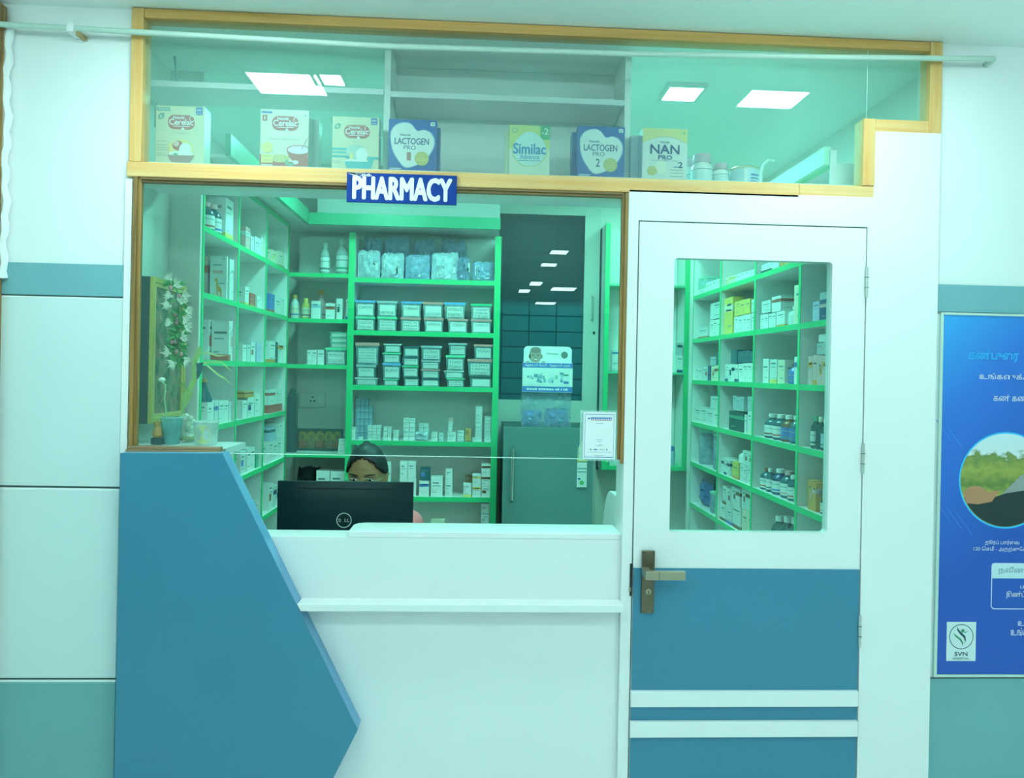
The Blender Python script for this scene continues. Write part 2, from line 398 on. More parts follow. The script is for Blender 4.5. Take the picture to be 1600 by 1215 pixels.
MB().prism([(xl1-.01, zb1-.01), (xs0+.01, zb1-.01), (xs0+.01, zst1), (xg, zst1), (xg, zt0+.01), (xl1-.01, zt0+.01)], F+.002, F+.007, up_glass).build('window_pane', u)
MB().box(xg+.001, xr0+.008, F+.000, F+.005, zst1-.008, zt0+.01, up_glass).build('window_pane', u)
gl_edge = mat((.75, .95, .9), .2, var=0, name='glass_edge')
MB().box(xg-.0006, xg+.0008, F-.0004, F-.0002, zst1, zt0, gl_edge).build('pane_joint', u)

# --- serving window: window_2 (dark wood moulding, a hung sheet of glass open below)
W2 = F-.012
v2 = sroot('window_2', (0, F, 1.5), 'serving window with dark wooden moulding and hung glass sheet')
bx0, bx1 = X_(205.5, 500, W2), X_(217, 500, W2); cx0, cx1 = X_(968.3, 500, W2), X_(978.8, 500, W2)
bzt = zb0-.0005; bz1 = Z_(600, 297, W2); sz0, sz1 = Z_(270, 707, W2), Z_(270, 697, W2)
def mould(pts_list, m, name='window_frame'):
    b = MB()
    for q in pts_list: b.box(*q, m)
    return b.build(name, v2, bevel=.0015)
mould([(bx0, bx1, W2, F+.004, sz1+.0005, bzt), (bx0, bx0+(bx1-bx0)*.55, W2-.008, W2+.001, sz1+.0005, bzt)], dark_wood_v)
zr_end = Z_(978, 724, W2)
mould([(cx0, cx1-.001, W2, F+.004, zr_end+.012, bzt), (cx0+(cx1-cx0)*.45, cx1-.001, W2-.007, W2+.001, zr_end, bzt)], dark_wood_v)
mould([(bx1+.0005, cx0-.0005, W2, F+.004, bz1, bzt), (bx1+.0005, cx0-.0005, W2-.007, W2+.001, bz1+(bzt-bz1)*.5, bzt)], dark_wood_h)
sx1 = X_(346, 702, W2)
mould([(bx0-.004, sx1, W2-.016, F+.03, sz0, sz0+(sz1-sz0)*.5), (bx0-.002, sx1-.001, W2-.008, F+.004, sz0+(sz1-sz0)*.5, sz1)], wood((.30, .18, .09), (.50, .32, .18), 0), 'window_sill')
gz0a, gz0b = Z_(347, 707, F-.005), Z_(970, 717, F-.005)
gl = MB(); gl.prism([(bx1-.004, sz1+.001), (sx1, sz1+.001), (sx1, gz0a), (cx0+.004, gz0b), (cx0+.004, bz1+.004), (bx1-.004, bz1+.004)], F-.005, F-.001, win_glass)
gl.build('window_pane', v2)
MB().prism([(sx1, gz0a-.0022), (cx0, gz0b-.0022), (cx0, gz0b), (sx1, gz0a)], F-.0055, F-.0005, gl_edge).build('pane_edge', v2)

# --- lintel behind the frame that carries the boxes
o = MB().box(-1.139, xs1, F+.041, F+.135, Z_(500, 287, F+.06)-.012, Z_(300, 262, F+.1), mat((.80, .82, .74), .5, var=.03, name='lintel_paint')).build('trim_2'); struct(o)
PLAT = Z_(300, 262, F+.1)
o = MB().box(-1.139, XWR, F+.1355, 2.80, PLAT-.02, PLAT, laminate2).build('trim_3'); struct(o)

# ================================================================ COUNTER
ct = thing('pharmacy_counter', 'white pharmacy counter with large angular blue front panel and narrow ledge', 'counter', (-.2, F, 0))
BY = F-.065
P = lambda x, y: (X_(x, y, BY), Z_(x, y, BY))
bl = [P(188, 707.5), P(347, 708), P(559, 1140), P(521, 1215), (X_(521, 1215, BY)-.19, 0), (P(181, 1215)[0], 0)]
bl[5] = (bl[0][0]+.001, 0)
b = MB(); b.prism(bl, BY, BY+.004, blue_lam); b.prism(bl, BY+.004, F-.0005, blue_edge); b.build('blue_front_panel', ct, bevel=.001)
zc = Z_(480, 838, F); x543 = X_(544, 838, F); zl = Z_(700, 949, F-.05)
fx0, fx1 = X_(300, 900, F), xJ-.0005
MB().box(fx0, fx1, F+.001, F+.03, zl, zc-.001, laminate2).build('upper_front_panel', ct)
MB().box(fx0, fx1, F+.0005, F+.03, 0, zl-.0005, laminate2).build('lower_front_panel', ct)
lzt, lzb = Z_(700, 944.5, BY), Z_(700, 956, BY)
e0, e1 = P(462, 940)[0], P(468, 956)[0]
MB().prism([(e0+.003, lzt), (fx1, lzt), (fx1, lzb), (e1+.003, lzb)], BY, F+.0004, laminate).build('ledge', ct, bevel=.002)
# raised counter slab with a rounded end, and the lower worktop beside it
zt = Z_(760, 832, F); th = zt-zc
sl = [(x543, F)]+[(x543+.045-.045*math.cos(t*math.pi/16), F+.10+.045*math.sin(t*math.pi/16)) for t in range(0, 9)]+[(fx1, F+.145), (fx1, F)]
MB().prism(sl, zc-.0005, zt, laminate, ax='z').build('serving_slab', ct, bevel=.0015)
MB().box(fx0, x543-.001, F+.0005, F+.10, zc-.018, zc, laminate).build('counter_edge', ct, bevel=.001)
# reveal and rounded wing on the right-hand end
rx = X_(967, 780, F+.10)
MB().box(rx, fx1, F+.002, F+.10, zt+.0005, Z_(970, 726, F+.05), laminate).build('end_reveal', ct, bevel=.002)
wx = X_(962, 790, F+.15); wy1 = PX(941, 820, wx).y; zw = Z_(955, 764, F+.3)
wing = [(F+.11, .80), (wy1, .80)]+[(wy1-.16+.16*math.cos(t*math.pi/20), zw-.22+.22*math.sin(t*math.pi/20)) for t in range(0, 11)]+[(F+.11, zw)]
MB().prism(wing, wx, wx+.02, laminate, ax='x').build('side_wing', ct, bevel=.002)
# desk behind
dkk = thing('computer_desk', 'white computer desk behind the counter under the monitor', 'desk', (-.35, 2.72, 0))
MB().box(-.95, .42, F+.11, 2.98, .74, .765, laminate2).build('desk_top', dkk, bevel=.002)
for x in (-.93, .40): MB().box(x-.012, x+.012, F+.12, 2.96, 0, .7395, laminate2).build('desk_leg', dkk)

# ================================================================ pipe, sign, notice, poster
pipe = thing('conduit_pipe', 'long thin pale conduit pipe running across the top of the shop front', 'pipe', (0, F-.045, 2.66))
pp = mat((.55, .68, .60), .5, var=.06, scale=20, name='painted_pvc')
PYP = F-.045
path = [PY(x, y, PYP) for x, y in ((-60, 34), (0, 38), (300, 55), (600, 72), (980, 84), (1300, 89.5), (1553, 92))]
MB().tube(path, .0085, pp, 10).build('pipe', pipe, smooth=True)
e = path[-1]; MB().tube([e+Vector((-.004, 0, 0)), e+Vector((.004, .02, 0)), e+Vector((.004, .0448, 0))], .010, pp, 10).build('pipe_elbow', pipe, smooth=True)
def saddle(x, y):
    c = PY(x, y, PYP); b = MB()
    b.box(c.x-.016, c.x+.010, F-.004, F-.0005, c.z-.024, c.z+.026, white_paint); b.box(c.x-.012, c.x+.008, PYP-.012, F-.003, c.z-.016, c.z-.009, white_paint)
    b.box(c.x-.012, c.x+.008, PYP-.013, PYP-.010, c.z-.016, c.z+.012, white_paint); b.box(c.x+.008, c.x+.02, PYP, F-.001, c.z-.02, c.z-.008, mat((.45, .3, .15), .6, name='wood_plug'))
    for q in (-.017, .018): b.oval(c.x-.006, c.z+q+.002, .0025, .0025, F-.0045, black, 10)
    b.build('saddle_clip', pipe)
saddle(114, 44)

sg = thing('pharmacy_sign', 'blue rectangular PHARMACY sign with white capitals on the pale beam', 'sign', (X_(627, 296, W1-.012), W1-.012, Z_(627, 319, W1-.012)))
SY = W1-.010
sx0, sx1_, szt, szb = X_(541.5, 300, SY), X_(713.5, 300, SY), Z_(627, 271.5, SY), Z_(627, 317.5, SY)
sign_blue = mat((.004, .04, .27), .55, spec=.2, var=.08, scale=12, name='sign_blue'); ink = mat((.92, .93, .92), .5, var=0, name='white_ink')
MB().box(sx0, sx1_, SY, W1-.0005, szb, szt, sign_blue).build('sign_board', sg, bevel=.001)
MB().text('PHARMACY', X_(552, 300, SY), X_(705, 300, SY), Z_(627, 312, SY), Z_(627, 278, SY), SY-.0006, ink, bold=.05).build('lettering', sg)
b = MB(); r2 = random.Random(3)
for k in range(46):
    x = sx0+.012+abs(r2.gauss(0, .028)); z = szt-.002-abs(r2.gauss(0, .0035)); b.oval(min(x, sx0+.1), z, r2.uniform(.003, .010), r2.uniform(.0005, .0013), SY-.0004, ink, 7)
b.build('paint_wear', sg)
for x, y in ((547, 280), (708.5, 284)): MB().oval(X_(x, y, SY), Z_(x, y, SY), .0035, .0035, SY-.0008, black, 12).build('screw_hole', sg)

NY = F-.011
nt = thing('payment_notice', 'white payment notice with blue border in a clear holder on the glass', 'notice', (X_(936, 680, NY), NY, Z_(936, 717, NY)))
MB().box(X_(906, 680, NY), X_(968, 680, NY), NY+.001, NY+.004, Z_(936, 720, NY), Z_(936, 641, NY), plastic((.7, .95, .9), .25)).build('clear_holder', nt)
n0, n1, m0, m1 = X_(911, 680, NY), X_(961.5, 680, NY), Z_(936, 717, NY), Z_(936, 643.5, NY)
paper = mat((.88, .88, .9), .5, var=.02, name='paper'); blue_ink = mat(E(40, 110, 180), .5, var=0, name='blue_ink'); grey_ink = mat((.25, .38, .4), .5, var=0, name='grey_ink'); red_ink = mat((.6, .12, .1), .5, var=0, name='red_ink')
MB().box(n0, n1, NY-.001, NY+.0005, m0, m1, paper).build('sheet', nt)
NW, NH = n1-n0, m1-m0; b = MB(); yy = NY-.0015
def bar(b, u0, u1, v0, v1, m): b.rect(n0+NW*u0, n0+NW*u1, m0+NH*v0, m0+NH*v1, yy, m)
bar(b, .05, .95, .945, .955, blue_ink); bar(b, .05, .95, .035, .048, blue_ink); bar(b, .05, .06, .035, .95, blue_ink); bar(b, .94, .95, .035, .95, blue_ink); b.build('border_print', nt)
b = MB(); [bar(b, .23+.055*q, .27+.055*q, .845, .89, blue_ink) for q in range(12)]; bar(b, .23, .88, .822, .832, red_ink); b.oval(n0+NW*.17, m0+NH*.86, NW*.03, NW*.03, yy, blue_ink, 12)
b.text('UPI', n0+NW*.40, n0+NW*.60, m0+NH*.275, m0+NH*.31, yy, grey_ink); bar(b, .33, .45, .192, .213, blue_ink)
b.oval(n0+NW*.25, m0+NH*.203, NW*.03, NW*.03, yy, grey_ink, 12); b.oval(n0+NW*.74, m0+NH*.203, NW*.025, NW*.03, yy, grey_ink, 12); bar(b, .50, .68, .198, .208, grey_ink)
b.text('ALL UPI PAYMENTS ACCEPTED HERE', n0+NW*.13, n0+NW*.87, m0+NH*.135, m0+NH*.158, yy, grey_ink)
for u0, u1, v in ((.38, .62, .755), (.40, .61, .41), (.43, .57, .37), (.35, .65, .075)): bar(b, u0, u1, v, v+.008, grey_ink)
b.build('notice_print', nt)

# --- poster on the right-hand wall
def poster_mat():
    m = bpy.data.materials.new('poster_print'); t, N, L = nodes(m)
    out = N.new('ShaderNodeOutputMaterial'); p = N.new('ShaderNodeBsdfPrincipled'); p.inputs['Roughness'].default_value = .35; L.new(p.outputs[0], out.inputs[0])
    tc = N.new('ShaderNodeTexCoord'); sx = N.new('ShaderNodeSeparateXYZ'); L.new(tc.outputs['Object'], sx.inputs[0])
    a = N.new('ShaderNodeMath'); a.operation = 'MULTIPLY_ADD'; a.inputs[1].default_value = -.9; L.new(sx.outputs[0], a.inputs[0]); L.new(sx.outputs[2], a.inputs[2])
    mr = N.new('ShaderNodeMapRange'); mr.inputs[1].default_value = .25; mr.inputs[2].default_value = 1.28; L.new(a.outputs[0], mr.inputs[0])
    r = N.new('ShaderNodeValToRGB'); L.new(mr.outputs[0], r.inputs[0]); el = r.color_ramp.elements
    el[0].color = (*E(26, 88, 182), 1); el[1].color = (*E(36, 182, 240), 1)
    q = el.new(.55); q.color = (*E(36, 118, 212), 1)
    L.new(r.outputs[0], p.inputs['Base Color']); return m
def photo_mat(cx, cz, R):
    m = bpy.data.materials.new('road_photo'); t, N, L = nodes(m)
    out = N.new('ShaderNodeOutputMaterial'); p = N.new('ShaderNodeBsdfPrincipled'); p.inputs['Roughness'].default_value = .35; L.new(p.outputs[0], out.inputs[0])
    tc = N.new('ShaderNodeTexCoord'); sx = N.new('ShaderNodeSeparateXYZ'); L.new(tc.outputs['Object'], sx.inputs[0])
    no = N.new('ShaderNodeTexNoise'); no.inputs['Scale'].default_value = 38; no.inputs['Detail'].default_value = 5; L.new(tc.outputs['Object'], no.inputs['Vector'])
    a = N.new('ShaderNodeMath'); a.operation = 'MULTIPLY_ADD'; a.inputs[1].default_value = .10; L.new(no.outputs[0], a.inputs[0]); L.new(sx.outputs[2], a.inputs[2])
    mr = N.new('ShaderNodeMapRange'); mr.inputs[1].default_value = cz-R+.05; mr.inputs[2].default_value = cz+R+.05; L.new(a.outputs[0], mr.inputs[0])
    r = N.new('ShaderNodeValToRGB'); L.new(mr.outputs[0], r.inputs[0]); el = r.color_ramp.elements
    el[0].position = 0; el[0].color = (*E(60, 120, 70), 1); el[1].position = 1; el[1].color = (*E(170, 235, 235), 1)
    for pos, c in ((.30, E(150, 190, 90)), (.45, E(80, 130, 60)), (.6, E(130, 170, 80)), (.75, E(90, 140, 70)), (.80, E(175, 235, 230))): q = el.new(pos); q.color = (*c, 1)
    L.new(r.outputs[0], p.inputs['Base Color']); return m
Q = F-.014
qx0 = X_(1468, 700, Q)+.004; qx1 = qx0+.86; qz0, qz1 = Z_(1530, 1053, Q), Z_(1530, 493, Q)
po = thing('wall_poster', 'large blue eye-care poster with round driving photo and Tamil text', 'poster', (qx0, Q, qz0))
MB().box(qx0, qx1, Q, F-.0102, qz0, qz1, poster_mat()).build('poster_sheet', po)
al = mat((.62, .75, .68), .35, metal=.4, var=.05, name='poster_frame')
b = MB(); b.box(qx0-.010, qx0, Q-.004, F-.0103, qz0-.008, qz1+.008, al); b.box(qx0, qx1, Q-.004, F-.0103, qz1, qz1+.008, al); b.box(qx0, qx1, Q-.004, F-.0103, qz0-.008, qz0, al); b.build('poster_frame', po, bevel=.001)
YQ = Q-.0008
def pt(x, y): return X_(x, y, Q), Z_(x, y, Q)
cx_, cz_ = pt(1571, 750); R = abs(pt(1571, 677)[1]-cz_)
b = MB(); b.ring(cx_, cz_, R, R*1.035, YQ-.0002, mat(E(40, 190, 240), .4, var=0, name='cyan_ink'), 56); b.build('photo_ring', po)
ox, oz = qx0, qz0
b = MB(); b.oval(cx_, cz_, R, R, YQ-.0001, photo_mat(cx_-ox, cz_-oz, R), 56)
b.flat([(cx_-.1*R, cz_-.32*R), (cx_+.98*R, cz_-.18*R), (cx_+.98*R, cz_+.1*R), (cx_+.35*R, cz_+.12*R)], YQ-.0002, mat(E(120, 160, 150), .5, name='road_ink'))
ang = [math.radians(q) for q in range(-158, -19, 6)]
b.flat([(cx_+R*.985*math.cos(q), cz_+R*.985*math.sin(q)) for q in ang]+[(cx_+.5*R, cz_-.2*R), (cx_, cz_-.28*R), (cx_-.5*R, cz_-.45*R)], YQ-.0003, mat(E(25, 50, 48), .5, name='dash_ink'))
b.flat([(cx_-.93*R, cz_-.28*R), (cx_-.8*R, cz_-.14*R), (cx_-.55*R, cz_-.13*R), (cx_-.4*R, cz_-.26*R), (cx_-.12*R, cz_-.22*R), (cx_-.3*R, cz_-.46*R), (cx_-.6*R, cz_-.52*R), (cx_-.85*R, cz_-.5*R)], YQ-.0004, mat(E(150, 135, 95), .5, name='hand_ink'))
b.rect(cx_+.42*R, cx_+.62*R, cz_+.02*R, cz_+.2*R, YQ-.0004, mat(E(60, 85, 90), .5, name='truck_ink'))
b.build('round_photo', po)
cy_ink = mat(E(40, 175, 240), .4, var=0, name='cyan_text'); pale = mat(E(170, 225, 240), .4, var=0, name='pale_text')
def T(s, x0, x1, y0, y1, m, bold=.0, tgt=None, yq=None):
    p0 = pt(x0, (y0+y1)/2); p1 = pt(x1, (y0+y1)/2); q = tgt or MB()
    q.text(s, p0[0], p1[0], pt(x0, y1)[1], pt(x0, y0)[1], (yq or YQ)-.0002, m, bold)
    if tgt is None: q.build('lettering', po)
T('கண்புைர', 1513, 1591, 546, 564, cy_ink, .03)
T('உங்களுக்குத் ெதரியுமா', 1530, 1700, 582, 595, pale, .012); T('கண் கண்ணாடி', 1552, 1640, 615, 626, pale, .012)
T('தூரப் பார்ைவ', 1539, 1592, 843, 852, pale, .01); T('120 ெசமீ - அதற்குேமல்', 1521, 1612, 853, 862, pale, .005)
T('இண்ட்ரா', 1572, 1612, 923, 935, pale, .01); T('புதிய', 1594, 1622, 912, 921, pale, .01)
T('உங்கள்', 1590, 1630, 967, 977, pale, .01); T('உங்கள் கண்', 1579, 1640, 980, 992, pale, .01)
b = MB(); p0, p1 = pt(1549, 879), pt(1690, 952)
b.prism(rrect(p0[0], p1[0], p1[1], p0[1], .012), YQ-.0002, YQ, pale, holes=[rrect(p0[0]+.003, p1[0]-.003, p1[1]+.003, p0[1]-.003, .010)])
b.rect(p0[0]+.002, p1[0]-.002, pt(1549, 903)[1], p0[1]-.002, YQ-.0001, mat(E(165, 232, 232), .4, var=0, name='white_text')); T('நவீன ெலன்ஸ்', 1560, 1660, 885, 897, mat(E(95, 155, 160), .5, var=0, name='grey_text'), .01, b)
b.build('caption_box', po)
sm = mat(E(48, 140, 222), .4, var=0, name='stripe_ink')
for k in range(18):
    x, y = 1462+ (k % 9)*16, 655+(k//9)*128+(k % 3)*9
    p0, p1 = pt(x, y), pt(x+24, y+34); 
    if (p1[0]-cx_)**2+(p1[1]-cz_)**2 > (R*1.08)**2 and (p0[0]-cx_)**2+(p0[1]-cz_)**2 > (R*1.08)**2:
        MB().add([(p0[0], YQ, p0[1]), (p0[0]+.0025, YQ, p0[1]), (p1[0]+.0025, YQ, p1[1]), (p1[0], YQ, p1[1])], [(0, 1, 2, 3)], sm).build('stripe', po)
lg = MB(); p0, p1 = pt(1478, 1032), pt(1525, 971); wh = mat(E(175, 238, 232), .4, var=0, name='logo_white'); dg = mat(E(20, 75, 80), .4, var=0, name='logo_dark'); gg = mat(E(40, 140, 100), .4, var=0, name='logo_green')
lg.rect(p0[0], p1[0], p0[1], p1[1], YQ-.0002, wh); lw, lh = p1[0]-p0[0], p1[1]-p0[1]; cc = (p0[0]+lw*.5, p0[1]+lh*.62)
lg.ring(*cc, lw*.39, lw*.415, YQ-.0004, dg)
def sw(pts, m): lg.flat([(p0[0]+lw*a, p0[1]+lh*b) for a, b in pts], YQ-.0005, m)
sw([(.34, .88), (.36, .78), (.46, .68), (.58, .60), (.63, .50), (.58, .40), (.66, .52), (.64, .63), (.52, .72), (.42, .79)], dg)
sw([(.22, .72), (.30, .62), (.44, .54), (.52, .46), (.54, .38), (.57, .46), (.50, .56), (.36, .64)], gg)
sw([(.60, .70), (.66, .73), (.76, .78), (.68, .76), (.60, .73)], gg)
lg.oval(p0[0]+lw*.55, p0[1]+lh*.77, lw*.06, lw*.06, YQ-.0005, gg, 16)
lg.text('SVN', p0[0]+lw*.28, p0[0]+lw*.72, p0[1]+lh*.13, p0[1]+lh*.23, YQ-.0005, dg, .04); lg.text('HOSPITAL', p0[0]+lw*.22, p0[0]+lw*.78, p0[1]+lh*.04, p0[1]+lh*.09, YQ-.0005, dg, .01)
lg.build('hospital_logo', po)
# ================================================================ RACKS
green = mat((.035, .62, .24), .4, var=.05, name='green_edging')
shelfw = mat((.80, .84, .80), .4, var=.02, name='shelf_board')
XL, XRK, YBK, DL, DR = -1.025, 1.19, 4.20, .24, .33
T_ = .009
def zat(y, x, Y): return Z_(x, y, Y)
# left rack -------------------------------------------------------
LZ = [2.372, 2.122, 1.874, 1.622, 1.367, 1.118, .872, .625]        # underside boards, top first (upper surface of each board)
LY = [2.912, 3.335, 3.765, 4.195]
lr = thing('medicine_rack', 'green edged white rack of open bays along the side wall by the framed picture', 'shelf rack', (XL-.1, 3.5, 0), 'wall racks')
b = MB().box(XL-DL, XL-DL+.012, LY[0]+.01, YB-.001, 0, LZ[0], shelfw); b.build('back_panel', lr)
def board(root, x0, x1, y0, y1, z, edges, name='shelf', t=.02, g=green):
    """a white board, z its upper face, with green edging strips"""
    b = MB(); b.box(x0, x1, y0, y1, z-t, z, shelfw)
    for e in edges:
        if e == '+x': b.box(x1, x1+.002, y0, y1, z-t-.001, z+.001, g)
        if e == '-x': b.box(x0-.002, x0, y0, y1, z-t-.001, z+.001, g)
        if e == '-y': b.box(x0, x1, y0-.002, y0, z-t-.001, z+.001, g)
    return b.build(name, root)
for z in LZ: board(lr, XL-DL+.0125, XL, LY[0]+.010, LY[3]-.010, z, ['+x'])
for k, y in enumerate(LY):
    b = MB(); b.box(XL-DL+.0125, XL, y-.009, y+.009, 0, LZ[0]-.02, shelfw) if k == 0 else b.box(XL-DL+.0125, XL-.0005, y-.0085, y+.0085, 0, LZ[0]-.02, shelfw)
    b.box(XL+.0001, XL+.0025, y-.0095, y+.0095, 0, LZ[0]-.021, green); b.build('upright', lr)
MB().box(XL-DL-.02, XL-.0005, LY[0]-.0292, LY[0]-.0095, 0, CEIL-.001, room_paint).build('end_panel', lr)
o = MB().box(XWL, -1.14, F+.031, LY[0]-.030, 0, CEIL-.001, room_paint).build('wall_window_side'); struct(o)

# right rack ------------------------------------------------------
RZ = [2.335, 2.036, 1.800, 1.575, 1.347, 1.127, .902, .68]
RY = [YBK-.005, 3.715, 3.245, 2.785, 2.555]
rr = thing('medicine_rack', 'green edged white rack of open bays seen through the door pane', 'shelf rack', (XRK+.1, 3.4, 0), 'wall racks')
MB().box(XRK+DR-.012, XRK+DR, RY[4], RY[0]+.01, 0, RZ[0], shelfw).build('back_panel', rr)
for z in RZ: board(rr, XRK, XRK+DR-.0125, RY[4]+.010, RY[0]-.010, z, ['-x'])
for k, y in enumerate(RY):
    b = MB(); b.box(XRK+.0005, XRK+DR-.0125, y-.0085, y+.0085, 0, RZ[0]-.021, shelfw); b.box(XRK-.0025, XRK-.0001, y-.0095, y+.0095, 0, RZ[0]-.021, green); b.build('upright', rr)
MB().box(XRK-.026, XRK-.0035, RY[4]-.005, RY[0]-.02, 2.325, 2.385, mat((.45, .85, .62), .4, var=.06, name='pale_green_edging')).build('valance', rr)
MB().box(X_(1076, 600, 4.19), XRK-.0035, 4.185, 4.20, 0, 2.32, room_paint).build('end_panel', rr)
MB().box(XRK-.01, XRK+.012, F+.14, RY[4]-.012, 0, 2.372, laminate2).build('end_panel', rr)

# back rack (centre) -----------------------------------------------
CZ = [Z_(655, y, YBK)+.012 for y in (439.5, 521.6, 606.8, 692.7, 779.4)]; CZ = [2.358]+CZ+[.60]
cx0_, cx1_ = X_(547, 560, YBK), X_(775, 560, YBK)
cr = thing('medicine_rack', 'wide green edged rack of long shelves on the rear wall beside the fridge', 'shelf rack', ((cx0_+cx1_)/2, YBK+.1, 0), 'wall racks')
MB().box(cx0_, cx1_, YBK+.235, YBK+.247, 0, CZ[0], shelfw).build('back_panel', cr)
for z in CZ[1:]: board(cr, cx0_+.0125, cx1_-.0125, YBK, YBK+.2345, z, ['-y'], t=.024)
for x in (cx0_, cx1_):
    b = MB(); b.box(x-.011, x+.011, YBK+.0005, YBK+.2345, 0, CZ[0]-.02, shelfw); b.box(x-.017, x+.017, YBK-.003, YBK, 0, CZ[0]-.02, green); b.build('upright', cr)
# corner shelves between the left rack and the back rack
KZ = [2.112, 1.866, 1.618, 1.138, .872]
kx0, kx1 = XL+.004, cx0_-.0175
ks = thing('corner_shelves', 'green edged corner shelves bridging the side rack and the rear rack', 'shelf', ((kx0+kx1)/2, YBK+.1, KZ[3]))
for z in KZ: board(ks, kx0, kx1, YBK, YBK+.2345, z, ['-y'], t=.02)
MB().box(kx0, kx1, YBK+.235, YBK+.247, .6, 2.35, shelfw).build('back_panel', ks)
# green fascia above the racks
fv = thing('rack_fascia', 'bright green L-shaped fascia board running above the racks', 'fascia', (-.5, 4.1, 2.36))
gl1 = mat((.03, .36, .19), .35, var=.03, name='bright_green')
fz0, fz1 = Z_(620, 353.5, 4.08), Z_(620, 335.5, 4.08)
fxr = X_(782, 345, 4.08)
MB().box(-.905, fxr, 4.08, 4.10, fz0, fz1, gl1).build('rear_board', fv); MB().box(-.915, -.895, 2.80, 4.0795, fz0, fz1+.015, gl1).build('side_board', fv)
MB().box(XL-DL, fxr-.001, 4.1005, YB-.001, fz0+.030, fz0+.044, shelfw).build('soffit', fv); MB().box(XL-DL+.01, -.9155, 2.95, 4.1, fz0+.030, fz0+.044, shelfw).build('soffit', fv)
MB().box(-.86, fxr-.002, 4.12, 4.14, fz1, CEIL-.001, mat((.46, .50, .46), .6, name='soffit_paint')).build('upper_panel', fv)

# hung cabinet in the loft, board shelf beside it -------------------
CY0, CY1 = 2.56, 2.775
lx = [X_(604, 200, CY0), X_(980, 200, CY0)]
shelfb = mat((.95, .95, .92), .5, var=.01, name='cabinet_white')
lc = thing('loft_cabinet', 'white open loft cabinet with one shelf behind the upper glazing', 'cabinet', ((lx[0]+lx[1])/2, CY0, PLAT))
for x, w_ in ((lx[0], .010), (lx[1], .010)): MB().box(x-w_, x+w_, CY0, CY1, PLAT+.0005, CEIL-.002, shelfb).build('side_panel', lc)
MB().box(lx[0]+.0105, lx[1]-.0105, CY1-.008, CY1, PLAT+.0005, CEIL-.002, shelfb).build('back_panel', lc)
z = Z_(790, 149, CY0); MB().box(lx[0]+.0107, lx[1]-.0107, CY0, CY1-.0085, z-.019, z, laminate2).build('shelf', lc, bevel=.001)
for x in (lx[0]+.02, lx[1]-.02): MB().tube([(x, CY0+.02, z-.0195), (x, CY1-.02, z-.075), (x, CY1-.012, z-.076)], .003, mat((.25, .4, .36), .4, name='bracket_steel')).build('shelf_bracket', lc)
ls = thing('loft_shelf', 'white board shelf on brackets above the cereal cartons', 'shelf', (-.7, CY0+.1, 2.5))
z = Z_(400, 133, CY0); MB().box(-1.135, lx[0]-.011, CY0-.01, CY0+.17, z-.019, z, laminate2).build('shelf_board', ls, bevel=.001)
for x in (-1.10,): MB().tube([(x, CY0+.0, z-.02), (x+.01, CY0+.14, z-.09)], .004, mat((.25, .4, .36), .4, name='bracket_steel')).build('shelf_bracket', ls)
MB().tube([(-1.128, CY0+.02, z-.0205), (-1.128, CY0+.16, z-.0205), (-1.128, CY0+.16, z-.10)], .004, mat((.25, .4, .36), .4, name='bracket_steel')).build('shelf_bracket', ls)
cb = MB(); pts = [PY(x, y, 2.75) for x, y in ((270, 40), (271, 70), (274, 100), (277, 140))]; cb.tube(pts, .004, mat((.2, .35, .33), .5, name='cable_grey'))
tag(cb.build('hanging_cable', smooth=True), 'thin dark cable hanging behind the loft shelf', 'cable')
cb = MB(); pts = [PY(x, y, 2.72) for x, y in ((1186, 296), (1189, 285), (1190, 268), (1193, 257), (1201, 250), (1210, 252))]; cb.tube(pts, .005, mat((.7, .8, .75), .5, name='white_cable'))
tag(cb.build('bent_cable', smooth=True), 'white cable bent into a hook behind the upper glazing', 'cable')

